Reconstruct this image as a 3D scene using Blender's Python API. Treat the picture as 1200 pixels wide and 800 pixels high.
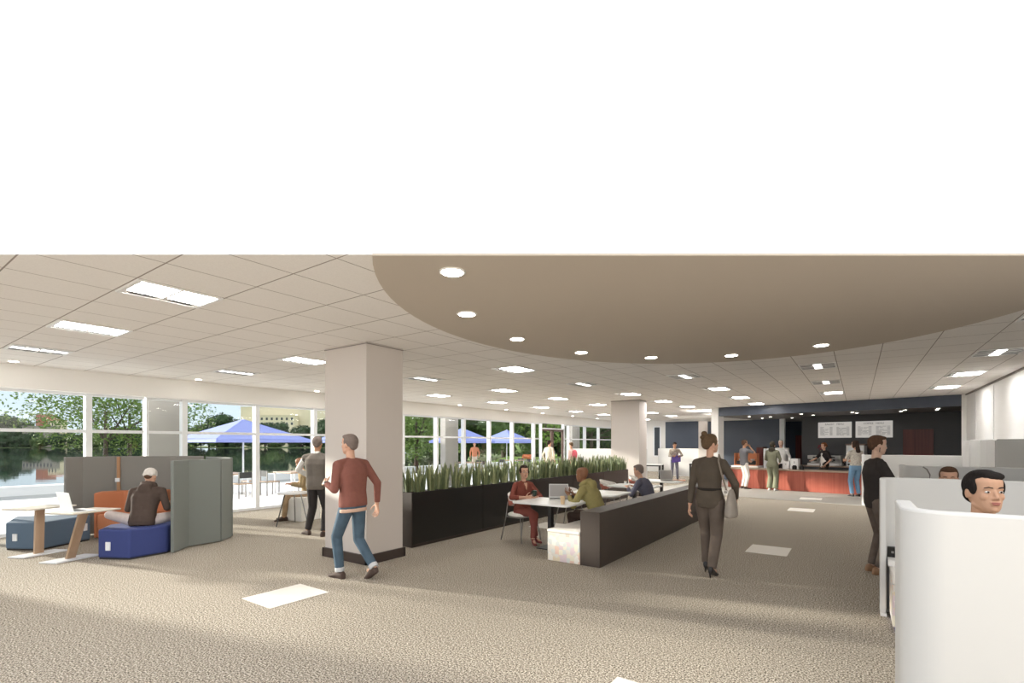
import bpy, bmesh, math, random
from mathutils import Vector, Matrix, Quaternion
PI = math.pi
for o in list(bpy.data.objects): bpy.data.objects.remove(o)
SC = bpy.context.scene
COL = SC.collection
# ------------------------------------------------------------------ camera
YAW = math.radians(35.159)
cd = bpy.data.cameras.new('camera'); cam = bpy.data.objects.new('camera', cd); COL.objects.link(cam)
cam.location = (0, 0, 1.65); cam.rotation_euler = (PI/2, 0, YAW)
cd.sensor_width = 36; cd.lens = 36*575/1200; cd.shift_y = 0.1; cd.clip_end = 2000; cd.clip_start = .05
SC.camera = cam
# ------------------------------------------------------------------ sky, sun, exposure
W = bpy.data.worlds.new('sky'); SC.world = W; W.use_nodes = True
nt = W.node_tree; nt.nodes.clear()
wo = nt.nodes.new('ShaderNodeOutputWorld'); bg = nt.nodes.new('ShaderNodeBackground')
tc = nt.nodes.new('ShaderNodeTexCoord'); sp = nt.nodes.new('ShaderNodeSeparateXYZ'); cr = nt.nodes.new('ShaderNodeValToRGB')
mr = nt.nodes.new('ShaderNodeMapRange'); mr.inputs['From Min'].default_value = -.5; mr.inputs['From Max'].default_value = .5
nt.links.new(tc.outputs['Generated'], sp.inputs[0]); nt.links.new(sp.outputs['Z'], mr.inputs['Value']); nt.links.new(mr.outputs[0], cr.inputs[0])
nt.links.new(cr.outputs[0], bg.inputs[0]); nt.links.new(bg.outputs[0], wo.inputs[0])
el = cr.color_ramp.elements      # position = elevation sine + 0.5: unseen lower half brightened to light the ceiling, pale horizon, high white cloud
el[0].position = 0.0; el[0].color = (1.0, .94, .86, 1)
el[1].position = 1.0; el[1].color = (.72, .73, .75, 1)
for p_, c_ in ((.46, (1.0, .94, .86, 1)), (.49, (.36, .40, .40, 1)), (.50, (.43, .49, .52, 1)), (.61, (.38, .455, .52, 1)), (.72, (.68, .70, .72, 1))):
    e = el.new(p_); e.color = c_
bg.inputs[1].default_value = 1.0
sd = bpy.data.lights.new('sun', 'SUN'); sun = bpy.data.objects.new('sun', sd); COL.objects.link(sun)
sd.energy = 5.0; sd.angle = math.radians(2.5); sd.color = (1, .93, .82)
SUNDIR = Vector((.965*math.cos(math.radians(11)), .26*math.cos(math.radians(11)), -math.sin(math.radians(11))))
sun.rotation_euler = SUNDIR.to_track_quat('-Z', 'Y').to_euler()
sun.location = (-30, -8, 12)
SC.view_settings.view_transform = 'Standard'; SC.view_settings.look = 'None'
SC.view_settings.gamma = 1; SC.view_settings.use_curve_mapping = False
SC.view_settings.exposure = 1.10
PANEL_EMIT = 19.0
# ------------------------------------------------------------------ materials
MATS = {}
def mat(name, col, rough=.6, metal=0, bump=0, bscale=60, var=0, vscale=5, emit=0, spec=None, stretch=None, sheen=0):
    if name in MATS: return MATS[name]
    m = bpy.data.materials.new(name); m.use_nodes = True; MATS[name] = m
    n = m.node_tree; b = n.nodes['Principled BSDF']
    b.inputs['Base Color'].default_value = (*col, 1); b.inputs['Roughness'].default_value = rough; b.inputs['Metallic'].default_value = metal
    if spec is not None: b.inputs['Specular IOR Level'].default_value = spec
    if sheen: b.inputs['Sheen Weight'].default_value = sheen
    if emit:
        b.inputs['Emission Color'].default_value = (*col, 1); b.inputs['Emission Strength'].default_value = emit
    co = None
    if bump or var:
        t = n.nodes.new('ShaderNodeTexCoord'); mp = n.nodes.new('ShaderNodeMapping')
        if stretch: mp.inputs['Scale'].default_value = stretch
        n.links.new(t.outputs['Object'], mp.inputs[0]); co = mp.outputs[0]
    if bump:
        nz = n.nodes.new('ShaderNodeTexNoise'); nz.inputs['Scale'].default_value = bscale; nz.inputs['Detail'].default_value = 3
        bp = n.nodes.new('ShaderNodeBump'); bp.inputs['Strength'].default_value = bump; bp.inputs['Distance'].default_value = .01
        n.links.new(co, nz.inputs[0]); n.links.new(nz.outputs[0], bp.inputs['Height']); n.links.new(bp.outputs[0], b.inputs['Normal'])
    if var:
        nz = n.nodes.new('ShaderNodeTexNoise'); nz.inputs['Scale'].default_value = vscale; nz.inputs['Detail'].default_value = 4
        mx = n.nodes.new('ShaderNodeMix'); mx.data_type = 'RGBA'
        mx.inputs[6].default_value = (*[max(0, c*(1-var)) for c in col], 1); mx.inputs[7].default_value = (*[min(1, c*(1+var)) for c in col], 1)
        n.links.new(co, nz.inputs[0]); n.links.new(nz.outputs[0], mx.inputs[0]); n.links.new(mx.outputs[2], b.inputs['Base Color'])
        if emit: n.links.new(mx.outputs[2], b.inputs['Emission Color'])
    return m
def ramp(n, src, stops, const=False):
    r = n.nodes.new('ShaderNodeValToRGB'); e = r.color_ramp.elements
    if const: r.color_ramp.interpolation = 'CONSTANT'
    e[0].position = stops[0][0]; e[0].color = (*stops[0][1], 1); e[1].position = stops[-1][0]; e[1].color = (*stops[-1][1], 1)
    for p, c in stops[1:-1]:
        k = e.new(p); k.color = (*c, 1)
    n.links.new(src, r.inputs[0]); return r.outputs[0]
def carpet_mat():
    m = mat('speckled_carpet', (.3, .25, .2), .95, spec=.15); n = m.node_tree; b = n.nodes['Principled BSDF']
    t = n.nodes.new('ShaderNodeTexCoord')
    a = n.nodes.new('ShaderNodeTexNoise'); a.inputs['Scale'].default_value = 78; a.inputs['Detail'].default_value = 2.5; a.inputs['Roughness'].default_value = .65
    n.links.new(t.outputs['Object'], a.inputs[0])
    c = ramp(n, a.outputs[0], [(.37, (.065, .052, .040)), (.46, (.235, .200, .158)), (.53, (.42, .37, .30)), (.65, (.76, .70, .60))])
    n.links.new(c, b.inputs['Base Color'])
    bp = n.nodes.new('ShaderNodeBump'); bp.inputs['Strength'].default_value = .3; bp.inputs['Distance'].default_value = .005
    n.links.new(a.outputs[0], bp.inputs['Height']); n.links.new(bp.outputs[0], b.inputs['Normal'])
    return m
def ceiling_mat():
    m = mat('ceiling_tiles', (.80, .75, .70), .9, spec=.1); n = m.node_tree; b = n.nodes['Principled BSDF']
    t = n.nodes.new('ShaderNodeTexCoord'); s = n.nodes.new('ShaderNodeSeparateXYZ'); n.links.new(t.outputs['Object'], s.inputs[0])
    def line(out, off, step, w):
        a = n.nodes.new('ShaderNodeMath'); a.operation = 'ADD'; a.inputs[1].default_value = 100*step-off+w/2; n.links.new(out, a.inputs[0])
        d = n.nodes.new('ShaderNodeMath'); d.operation = 'MODULO'; d.inputs[1].default_value = step; n.links.new(a.outputs[0], d.inputs[0])
        l = n.nodes.new('ShaderNodeMath'); l.operation = 'LESS_THAN'; l.inputs[1].default_value = w; n.links.new(d.outputs[0], l.inputs[0]); return l.outputs[0]
    lx = line(s.outputs['X'], .29, .584, .010); ly = line(s.outputs['Y'], .86, .703, .012)
    mx = n.nodes.new('ShaderNodeMath'); mx.operation = 'MAXIMUM'; n.links.new(lx, mx.inputs[0]); n.links.new(ly, mx.inputs[1])
    nz = n.nodes.new('ShaderNodeTexNoise'); nz.inputs['Scale'].default_value = 90; n.links.new(t.outputs['Object'], nz.inputs[0])
    c = ramp(n, nz.outputs[0], [(.3, (.87, .835, .80)), (.7, (.93, .895, .86))])
    mi = n.nodes.new('ShaderNodeMix'); mi.data_type = 'RGBA'; mi.inputs[7].default_value = (.36, .31, .28, 1)
    n.links.new(mx.outputs[0], mi.inputs[0]); n.links.new(c, mi.inputs[6]); n.links.new(mi.outputs[2], b.inputs['Base Color'])
    return m
def glass_mat():
    m = bpy.data.materials.new('window_glass'); m.use_nodes = True; n = m.node_tree; n.nodes.clear(); MATS['glass'] = m
    o = n.nodes.new('ShaderNodeOutputMaterial'); tr = n.nodes.new('ShaderNodeBsdfTransparent'); gl = n.nodes.new('ShaderNodeBsdfGlossy'); mx = n.nodes.new('ShaderNodeMixShader')
    tr.inputs[0].default_value = (.97, .985, .98, 1); gl.inputs['Roughness'].default_value = .02; mx.inputs[0].default_value = .02
    n.links.new(tr.outputs[0], mx.inputs[1]); n.links.new(gl.outputs[0], mx.inputs[2]); n.links.new(mx.outputs[0], o.inputs[0]); return m
def patch_mat(name, cols, scale):
    m = mat(name, cols[0], .8); n = m.node_tree; b = n.nodes['Principled BSDF']
    t = n.nodes.new('ShaderNodeTexCoord'); v = n.nodes.new('ShaderNodeTexVoronoi'); v.distance = 'CHEBYCHEV'; v.inputs['Scale'].default_value = scale; v.inputs['Randomness'].default_value = .7
    n.links.new(t.outputs['Object'], v.inputs[0]); s = n.nodes.new('ShaderNodeSeparateColor'); n.links.new(v.outputs['Color'], s.inputs[0])
    k = len(cols); n.links.new(ramp(n, s.outputs[0], [(i/k, c) for i, c in enumerate(cols)], True), b.inputs['Base Color']); return m
def wood_mat(name, c1, c2, scale=6, stretch=(1, 1, .06), rough=.45):
    m = mat(name, c1, rough); n = m.node_tree; b = n.nodes['Principled BSDF']
    t = n.nodes.new('ShaderNodeTexCoord'); mp = n.nodes.new('ShaderNodeMapping'); mp.inputs['Scale'].default_value = stretch
    nz = n.nodes.new('ShaderNodeTexNoise'); nz.inputs['Scale'].default_value = scale; nz.inputs['Detail'].default_value = 5
    n.links.new(t.outputs['Object'], mp.inputs[0]); n.links.new(mp.outputs[0], nz.inputs[0])
    n.links.new(ramp(n, nz.outputs[0], [(.35, c1), (.65, c2)]), b.inputs['Base Color']); return m
M = {}
M['carpet'] = carpet_mat(); M['ceiling'] = ceiling_mat(); M['glass'] = glass_mat()
M['soffit'] = mat('taupe_soffit_paint', (.58, .51, .43), .8, spec=.2)
M['white'] = mat('white_paint', (.84, .82, .79), .6); M['white2'] = mat('white_frame', (.86, .88, .90), .4)
M['cream'] = mat('cream_fascia', (.95, .935, .91), .7)
M['column'] = mat('column_paint', (.60, .55, .51), .6); M['base'] = mat('dark_brown_base', (.05, .035, .03), .5)
M['navy'] = mat('navy_paint', (.060, .074, .104), .40, var=.15, vscale=1); M['charcoal'] = mat('charcoal_paint', (.055, .055, .058), .5)
M['darkceil'] = mat('dark_cafe_ceiling', (.13, .12, .12), .6); M['cafeceil'] = mat('grey_cafe_ceiling', (.25, .24, .24), .7)
M['palerect'] = mat('pale_matte', (.80, .76, .70), .9, bump=.3, bscale=90)
M['vinyl'] = mat('pale_grey_floor', (.42, .40, .36), .6, var=.05, vscale=2)
M['lens'] = mat('lit_diffuser', (1, .98, .96), .5, emit=PANEL_EMIT); M['fix'] = mat('fixture_white', (.85, .84, .82), .35)
M['slot'] = mat('dark_louver', (.035, .03, .03), .3); M['dlens'] = mat('downlight_lens', (1, .95, .86), .5, emit=14)
M['terrace'] = mat('white_terrace', (.86, .87, .88), .7); M['concrete'] = mat('outdoor_concrete', (.36, .34, .32), .85, var=.18, vscale=2.2, bump=.2, bscale=12)
M['grass'] = mat('lawn_grass', (.09, .14, .04), .9, var=.5, vscale=.35)
M['trunk'] = mat('bark', (.10, .075, .055), .9, bump=.5, bscale=20)
M['black'] = mat('black_lacquer', (.012, .011, .010), .28); M['blackb'] = mat('brown_black_panel', (.035, .024, .020), .4)
M['booth'] = mat('booth_bronze_laminate', (.062, .048, .040), .5, spec=.3)
M['dim'] = mat('dim_diffuser', (1, .98, .96), .5, emit=2.5); M['cdl'] = mat('cafe_downlight_lens', (1, .93, .82), .5, emit=5); M['lounge_top'] = mat('warm_white_laminate', (.66, .61, .52), .4); M['pavilion'] = mat('weathered_timber', (.34, .31, .27), .8)
M['tabletop'] = mat('white_laminate', (.86, .86, .85), .3); M['metal'] = mat('grey_metal', (.30, .29, .28), .35, metal=.8)
M['dmetal'] = mat('dark_metal', (.05, .05, .05), .4, metal=.5)
M['terra'] = mat('terracotta_shell', (.45, .14, .10), .5); M['shell'] = mat('offwhite_upholstery', (.80, .77, .72), .8)
M['patch'] = patch_mat('pastel_patch_fabric', [(.74, .70, .64), (.78, .58, .48), (.66, .68, .66), (.80, .75, .62), (.72, .60, .62), (.84, .80, .74), (.76, .66, .50)], 17)
M['blue'] = mat('royal_blue_fabric', (.038, .056, .20), .85, bump=.2, bscale=200); M['blue2'] = mat('slate_blue_fabric', (.11, .165, .235), .85, bump=.2, bscale=200)
M['orange'] = mat('orange_fabric', (.55, .21, .10), .85, bump=.2, bscale=200)
M['felt'] = mat('sage_grey_felt', (.19, .205, .19), .95, bump=.2, bscale=150); M['felt2'] = mat('warm_grey_felt', (.26, .25, .23), .95, bump=.2, bscale=150)
M['strapwood'] = mat('tan_strap', (.45, .25, .13), .7)
M['oak'] = wood_mat('pale_oak', (.40, .27, .17), (.52, .36, .24)); M['red'] = wood_mat('red_wood_cladding', (.33, .075, .048), (.41, .11, .07), 9, (3, 3, .05), .45)
M['redwood'] = wood_mat('dark_red_wood', (.08, .014, .012), (.15, .03, .022), 8, (4, 4, .05), .4)
M['countertop'] = mat('tan_worktop', (.45, .33, .25), .3)
M['silver'] = mat('brushed_silver', (.55, .54, .52), .35, metal=.4); M['screen'] = mat('dark_display', (.015, .015, .018), .15)
M['paper'] = mat('cardboard_cup', (.62, .45, .28), .7); M['board'] = mat('menu_panel', (.62, .60, .57), .5, emit=.25); M['ink'] = mat('menu_ink', (.18, .16, .17), .7)
M['podout'] = mat('white_pod_shell', (.66, .655, .64), .5); M['podin'] = mat('light_grey_pod_lining', (.70, .69, .67), .6)
M['navybase'] = mat('indigo_plinth', (.04, .05, .22), .5)
M['leafA'] = mat('sansevieria_leaf', (.16, .20, .095), .5, var=.55, vscale=14); M['leafB'] = mat('sansevieria_edge', (.34, .37, .19), .5, var=.3, vscale=20)
M['soil'] = mat('soil', (.03, .02, .015), .95)
M['umb'] = mat('periwinkle_canvas', (.22, .27, .60), .8); M['stucco'] = mat('cream_stucco', (.80, .72, .52), .9, var=.08, vscale=.3)
M['brick'] = mat('brick_red', (.42, .16, .11), .9); M['roof'] = mat('clay_roof', (.55, .25, .16), .9)
M['wdark'] = mat('dark_window', (.04, .05, .06), .3); M['brownframe'] = mat('brown_door_frame', (.13, .075, .06), .5)
M['fol1'] = mat('foliage_bright', (.15, .24, .05), .8, var=.6, vscale=2.5); M['fol2'] = mat('foliage_dark', (.035, .075, .025), .85, var=.6, vscale=.5)  # first is the brighter green, for nearer trees
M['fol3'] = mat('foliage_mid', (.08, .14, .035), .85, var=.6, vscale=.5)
M['flower'] = mat('orange_flowers', (.70, .20, .08), .8, var=.4, vscale=3)
# ------------------------------------------------------------------ mesh helpers
class MB:
    def __init__(s): s.v = []; s.f = []; s.mi = []
    def add(s, vs, fs, mi=0):
        k = len(s.v); s.v += [tuple(v) for v in vs]; s.f += [tuple(i+k for i in f) for f in fs]; s.mi += [mi]*len(fs); return s
    def box(s, c, d, rz=0, R=None, mi=0):
        hx, hy, hz = d[0]/2, d[1]/2, d[2]/2
        if R is None: R = Matrix.Rotation(rz, 3, 'Z')
        vs = [R @ Vector((x*hx, y*hy, z*hz))+Vector(c) for z in (-1, 1) for x, y in ((-1, -1), (1, -1), (1, 1), (-1, 1))]
        return s.add(vs, [(3, 2, 1, 0), (4, 5, 6, 7), (0, 1, 5, 4), (1, 2, 6, 5), (2, 3, 7, 6), (3, 0, 4, 7)], mi)
    def b2(s, a, b, mi=0):
        return s.box([(a[i]+b[i])/2 for i in range(3)], [abs(b[i]-a[i]) for i in range(3)], mi=mi)
    def prism(s, poly, z0, z1, mi=0):
        ar = sum(poly[i][0]*poly[(i+1) % len(poly)][1]-poly[(i+1) % len(poly)][0]*poly[i][1] for i in range(len(poly)))
        if ar < 0: poly = poly[::-1]
        n = len(poly); vs = [(x, y, z0) for x, y in poly]+[(x, y, z1) for x, y in poly]
        return s.add(vs, [tuple(range(n-1, -1, -1)), tuple(range(n, 2*n))]+[(i, (i+1) % n, n+(i+1) % n, n+i) for i in range(n)], mi)
    def loft(s, rings, mi=0, caps=True):
        n = len(rings[0]); k = len(rings); vs = [p for r in rings for p in r]
        fs = [(j*n+i, j*n+(i+1) % n, (j+1)*n+(i+1) % n, (j+1)*n+i) for j in range(k-1) for i in range(n)]
        if caps: fs += [tuple(range(n-1, -1, -1)), tuple((k-1)*n+i for i in range(n))]
        return s.add(vs, fs, mi)
    def cyl(s, a, b, ra, rb=None, n=12, mi=0):
        a = Vector(a); b = Vector(b); rb = ra if rb is None else rb; d = (b-a)
        if d.length < 1e-6: return s
        q = d.to_track_quat('Z', 'Y'); u = q @ Vector((1, 0, 0)); w = q @ Vector((0, 1, 0))
        return s.loft([[a+(u*math.cos(t)+w*math.sin(t))*ra for t in [2*PI*i/n for i in range(n)]], [b+(u*math.cos(t)+w*math.sin(t))*rb for t in [2*PI*i/n for i in range(n)]]], mi)
    def ell(s, c, r, R=None, n=14, m=9, mi=0):
        if isinstance(r, (int, float)): r = (r, r, r)
        c = Vector(c); rings = []
        for j in range(1, m):
            ph = PI*j/m-PI/2
            ring = []
            for i in range(n):
                t = 2*PI*i/n; p = Vector((r[0]*math.cos(ph)*math.cos(t), r[1]*math.cos(ph)*math.sin(t), r[2]*math.sin(ph)))
                ring.append((R @ p if R else p)+c)
            rings.append(ring)
        return s.loft(rings, mi)
    def cap(s, a, b, ra, rb=None, n=12):
        rb = ra if rb is None else rb
        s.cyl(a, b, ra, rb, n); s.ell(a, ra, n=n, m=8); s.ell(b, rb, n=n, m=8); return s
    def tube(s, pts, r, n=8, mi=0):
        pts = [Vector(p) for p in pts]; rings = []
        up = Vector((0, 0, 1))
        for i, p in enumerate(pts):
            d = (pts[min(i+1, len(pts)-1)]-pts[max(i-1, 0)]).normalized()
            u = d.cross(up)
            if u.length < .05: u = d.cross(Vector((0, 1, 0)))
            u.normalize(); w = u.cross(d); rr = r[i] if isinstance(r, (list, tuple)) else r
            rings.append([p+(u*math.cos(t)+w*math.sin(t))*rr for t in [2*PI*k/n for k in range(n)]])
        return s.loft(rings, mi)
    def mesh(s, name, mats, smooth=False):
        me = bpy.data.meshes.new(name); me.from_pydata(s.v, [], s.f)
        for m in mats: me.materials.append(m)
        if len(mats) > 1: me.polygons.foreach_set('material_index', s.mi)
        bm = bmesh.new(); bm.from_mesh(me); bmesh.ops.recalc_face_normals(bm, faces=bm.faces); bm.to_mesh(me); bm.free()
        if smooth: me.polygons.foreach_set('use_smooth', [True]*len(me.polygons))
        me.update(); return me
    def build(s, name, m, parent=None, smooth=False, bevel=0, loc=None, rz=0):
        mats = m if isinstance(m, (list, tuple)) else [m]
        o = bpy.data.objects.new(name, s.mesh(name, mats, smooth)); COL.objects.link(o)
        if parent: o.parent = parent
        if loc is not None: o.location = loc
        if rz: o.rotation_euler.z = rz
        if bevel:
            b = o.modifiers.new('bevel', 'BEVEL'); b.width = bevel; b.segments = 2; b.limit_method = 'ANGLE'; b.harden_normals = False
        return o
def blob(mb, name, m, parent, vox=.01, it=3, dec=1):
    me = mb.mesh('tmp', [m]); o = bpy.data.objects.new('tmp', me); COL.objects.link(o)
    r = o.modifiers.new('r', 'REMESH'); r.mode = 'VOXEL'; r.voxel_size = vox; r.adaptivity = 0
    s = o.modifiers.new('s', 'SMOOTH'); s.factor = .5; s.iterations = it
    dg = bpy.context.evaluated_depsgraph_get()
    nm = bpy.data.meshes.new_from_object(o.evaluated_get(dg)); nm.name = name
    bpy.data.objects.remove(o); bpy.data.meshes.remove(me)
    nm.materials.clear(); nm.materials.append(m)
    nm.polygons.foreach_set('use_smooth', [True]*len(nm.polygons)); nm.polygons.foreach_set('material_index', [0]*len(nm.polygons))
    q = bpy.data.objects.new(name, nm); COL.objects.link(q); q.parent = parent; return q
def empty(name, loc=(0, 0, 0), rz=0, label=None, cat=None, group=None):
    o = bpy.data.objects.new(name, None); COL.objects.link(o); o.location = loc; o.rotation_euler.z = rz; o.empty_display_size = .1
    if label: tag(o, label, cat, group)
    return o
def tag(o, label, cat, group=None, kind=None):
    if label: o['label'] = label
    if cat: o['category'] = cat
    if group: o['group'] = group
    if kind: o['kind'] = kind
    return o
def struct(o): o['kind'] = 'structure'; return o
def copy_tree(o, loc=None, rz=None, label=None, parent=None):
    c = o.copy(); COL.objects.link(c)
    if parent: c.parent = parent
    if loc is not None: c.location = loc
    if rz is not None: c.rotation_euler.z = rz
    if label: c['label'] = label
    for ch in list(o.children): copy_tree(ch, parent=c)
    return c
# ================================================================== SETTING
VX, VY = -math.sin(YAW), math.cos(YAW)
def cut(x, d): return (d-x*VX)/VY
XL, XR, YE = -12.4, 2.5, 29.0
H = 3.05
struct(MB().b2((XL, -4.5, -.06), (XR+.1, YE, 0)).build('floor', M['carpet']))
struct(MB().prism([(XL, cut(XL, 3.63)), (XR, cut(XR, 3.63)), (XR, 18.75), (-4.3, 20.15), (-4.3, YE), (XL, YE)], H, H+.004).build('ceiling', M['ceiling']))
# rounded taupe soffit, the far side of an oval
poly = []
for i in range(97):
    t = math.radians(i*3.75); poly.append((-1.203+3.04*math.cos(t), 5.316+3.583*math.sin(t)))
def clip(poly, d):
    out = []
    for i in range(len(poly)):
        a, b = poly[i-1], poly[i]; da = a[0]*VX+a[1]*VY-d; db = b[0]*VX+b[1]*VY-d
        if (da >= 0) != (db >= 0):
            k = da/(da-db); out.append((a[0]+k*(b[0]-a[0]), a[1]+k*(b[1]-a[1])))
        if db >= 0: out.append(b)
    return out
sf = clip([p for p in poly[:-1]], 3.60); sf = [(min(x, XR), y) for x, y in sf]
struct(MB().prism(sf, H-.018, H-.001).build('trim_1', M['soffit']))
# facade fascia, sill and end pieces
struct(MB().b2((XL-.02, -4.5, 2.64), (XL+.25, YE, H)).build('wall_left', M['cream']))
struct(MB().b2((XL-.1, -4.5, 0), (XL, -.25, 2.64)).build('wall_left_shade', M['white']))  # unseen solid stretch, added to keep sun off the lower-left floor
struct(MB().b2((XL-.08, -.25, 0), (XL+.06, YE, .06)).build('trim_2', M['white2']))
MY = [-.15, 1.47, 3.09, 4.06, 4.77, 6.40, 8.01, 9.63, 11.25, 12.86, 14.36, 15.96, 17.6, 19.34, 19.94, 22.19, 22.7, 24.6, 26.36, 28.18]
wn = 0
for i in range(len(MY)-1):
    y0, y1 = MY[i], MY[i+1]; wn += 1
    w = struct(empty('window_%d' % wn, (XL, y0, 0)))
    L = y1-y0; top = 2.64
    if y0 == 19.94:
        f = MB().b2((-.06, 0, 0), (.08, .06, top)).b2((-.05, .06, 2.36), (.07, L, 2.43)).build('window_frame', M['white2'], w)
        dr = MB()
        for yy in (.07, L/2-.10, L/2+.02, L-.13): dr.b2((-.05, yy, .06), (.03, yy+.08, 2.36))
        dr.b2((-.05, .07, 2.28), (.03, L-.05, 2.36)).b2((-.05, .07, .06), (.03, L-.05, .22))
        dd = struct(empty('door_1', (XL, y0, 0)))
        dr.build('door_frame', M['brownframe'], dd)
        MB().b2((-.015, .15, .22), (-.009, L-.13, 2.28)).build('door_glass', M['glass'], dd)
        MB().cyl((.07, L/2-.14, .8), (.07, L/2-.14, 1.3), .015).cyl((.07, L/2+.12, .8), (.07, L/2+.12, 1.3), .015).build('door_handle', M['silver'], dd)
        MB().b2((-.015, .06, 2.43), (-.009, L, top)).build('window_glass', M['glass'], w)
        continue
    fw = .045 if y0 in (4.06, 22.7) else .10
    fr = MB().b2((-.08, -fw/2, .06), (.08, fw/2, top)).b2((-.04, fw/2, 1.87), (.05, L-.05, 1.93)).b2((-.04, fw/2, top-.05), (.05, L-.05, top))
    fr.build('window_frame', M['white2'], w)
    MB().b2((-.012, fw/2, .06), (-.006, L-.05, top-.05)).build('window_glass', M['glass'], w)
# right wall with shallow panels
wr = MB().b2((XR, -3, 0), (XR+.1, 18.75, H))
struct(wr.build('wall_right', M['white']))
tr = MB()
for y, l in ((2.5, 1.1), (5.2, .9), (7.6, 1.3), (10.4, .8), (12.6, 1.2), (15.2, .9), (17.2, .7)): tr.b2((XR-.012, y, .1), (XR, y+l, H-.08))
struct(tr.build('trim_3', mat('panel_white', (.80, .79, .77), .5)))
struct(MB().b2((XR-.03, -3, H-.035), (XR, 18.6, H)).build('trim_4', mat('painted_shadow_gap', (.25, .22, .2), .7)))  # dark strip, shade under the ceiling put into its colour
# far end wall
fe = MB().b2((XL, YE, 0), (-3.0, YE+.1, H))
struct(fe.build('wall_back', M['white']))
struct(MB().b2((-9.3, YE-.03, .1), (-6.9, YE, 2.95)).build('wall_back_panel', M['navy']))
w = struct(empty('window_%d' % (wn+1), (-10.0, YE-.04, 0)))
MB().b2((-.02, 0, .9), (.04, .04, 2.7)).b2((.36, 0, .9), (.42, .04, 2.7)).b2((.04, 0, .9), (.36, .04, .96)).b2((.04, 0, 2.64), (.36, .04, 2.7)).build('window_frame', M['white2'], w)
MB().b2((.04, .01, .96), (.36, .02, 2.64)).build('window_glass', M['wdark'], w)
# columns
def column(x0, x1, y0, y1, h=H, n=0):
    c = struct(empty('column', ((x0+x1)/2, (y0+y1)/2, 0)))
    a, b = (x1-x0)/2, (y1-y0)/2
    MB().b2((-a, -b, 0), (a, b, h)).build('column_shaft', M['column'], c)
    q = MB()
    for s in (-1, 1):
        q.b2((-a-.03, s*b, 0), (a+.03, s*(b+.03), .13)); q.b2((s*a, -b-.03, 0), (s*(a+.03), b+.03, .13))
    q.build('baseboard', M['base'], c)
    q = MB().b2((-a-.008, -b-.008, h-.03), (a+.008, b+.008, h-.018)); q.build('painted_shadow_gap', MATS['painted_shadow_gap'], c)  # dark collar, shade at the column head put into its colour
    return c
column(-6.42, -5.48, 4.33, 4.98); column(-6.57, -5.62, 14.94, 15.58); column(-6.5, -5.6, 25.4, 26.0)
# ------------------------------------------------------------------ cafe bay (slightly turned)
CA = math.atan2(-1.4, 6.8); CO = Vector((-4.3, 20.1, 0))
def cf(u, v, z=0): return CO+Matrix.Rotation(CA, 3, 'Z') @ Vector((u, v, z))
def cbox(name, m, a, b, bevel=0, parent=None):
    return MB().b2(a, b).build(name, m, parent, loc=CO, rz=CA, bevel=bevel)
struct(cbox('wall_cafe_bulkhead', M['navy'], (-.1, -.1, 2.72), (6.86, .1, H-.005)))
struct(cbox('wall_cafe_left', M['white'], (-.32, -.15, 0), (-.05, .35, H-.003)))
struct(cbox('wall_cafe_right', M['white'], (6.86, -.12, 0), (7.05, 7.1, H)))
struct(cbox('wall_cafe_right_lining', M['charcoal'], (6.84, .1, 0), (6.859, 7.0, 2.72)))
struct(cbox('wall_cafe_back', M['charcoal'], (2.0, 2.7, 0), (6.84, 3.1, 2.72)))
struct(cbox('wall_cafe_side', M['charcoal'], (2.0, 3.1, 0), (2.25, 7, 2.72)))
struct(cbox('wall_cafe_navy', M['navy'], (-2.4, 4.0, 0), (.80, 4.15, 2.72)))
struct(cbox('wall_cafe_far', M['navy'], (-2.4, 7.0, 0), (6.9, 7.1, 2.72)))
struct(cbox('ceiling_cafe_dark', M['darkceil'], (2.0, .1, 2.72), (6.86, 7.1, 2.80)))
struct(cbox('ceiling_cafe_grey', M['cafeceil'], (-.3, .1, 2.72), (2.0, 7.1, 2.80)))
struct(cbox('ceiling_cafe_pale', M['white'], (-2.4, .36, 2.72), (-.3, 7.1, 2.80)))
struct(cbox('door_2', M['redwood'], (5.15, 2.66, 0), (5.96, 2.70, 2.15)))
struct(cbox('door_3', M['redwood'], (.50, 6.93, 0), (1.3, 6.99, 2.05)))
pst = struct(cbox('trim_5', M['white2'], (.80, 3.88, 0), (1.0, 4.02, 2.72)))
struct(MB().prism([tuple(cf(-1.6, -3.1)[:2]), tuple(cf(6.85, -3.1)[:2]), tuple(cf(6.85, 7)[:2]), tuple(cf(-1.6, 7)[:2])], .0005, .003).build('floor_cafe', M['vinyl']))
for k, (u, v) in enumerate([(.7, .9), (1.2, 1.7), (.6, 2.5), (1.5, 3.2), (2.6, .6), (2.7, 1.6), (4.1, .7), (4.1, 1.3), (5.5, .6), (5.3, 1.3), (6.3, .5), (6.2, 1.2)]):
    p = cf(u, v, 2.72); q = empty('recessed_downlight', p, 0, 'small round recessed downlight in the dark cafe ceiling above the counter', 'ceiling light', 'downlights in the cafe ceiling')
    MB().cyl((0, 0, -.012), (0, 0, 0), .075, n=20).build('trim_ring', M['fix'], q); MB().cyl((0, 0, -.016), (0, 0, -.012), .042, n=20).build('lens', M['cdl'], q)
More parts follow.
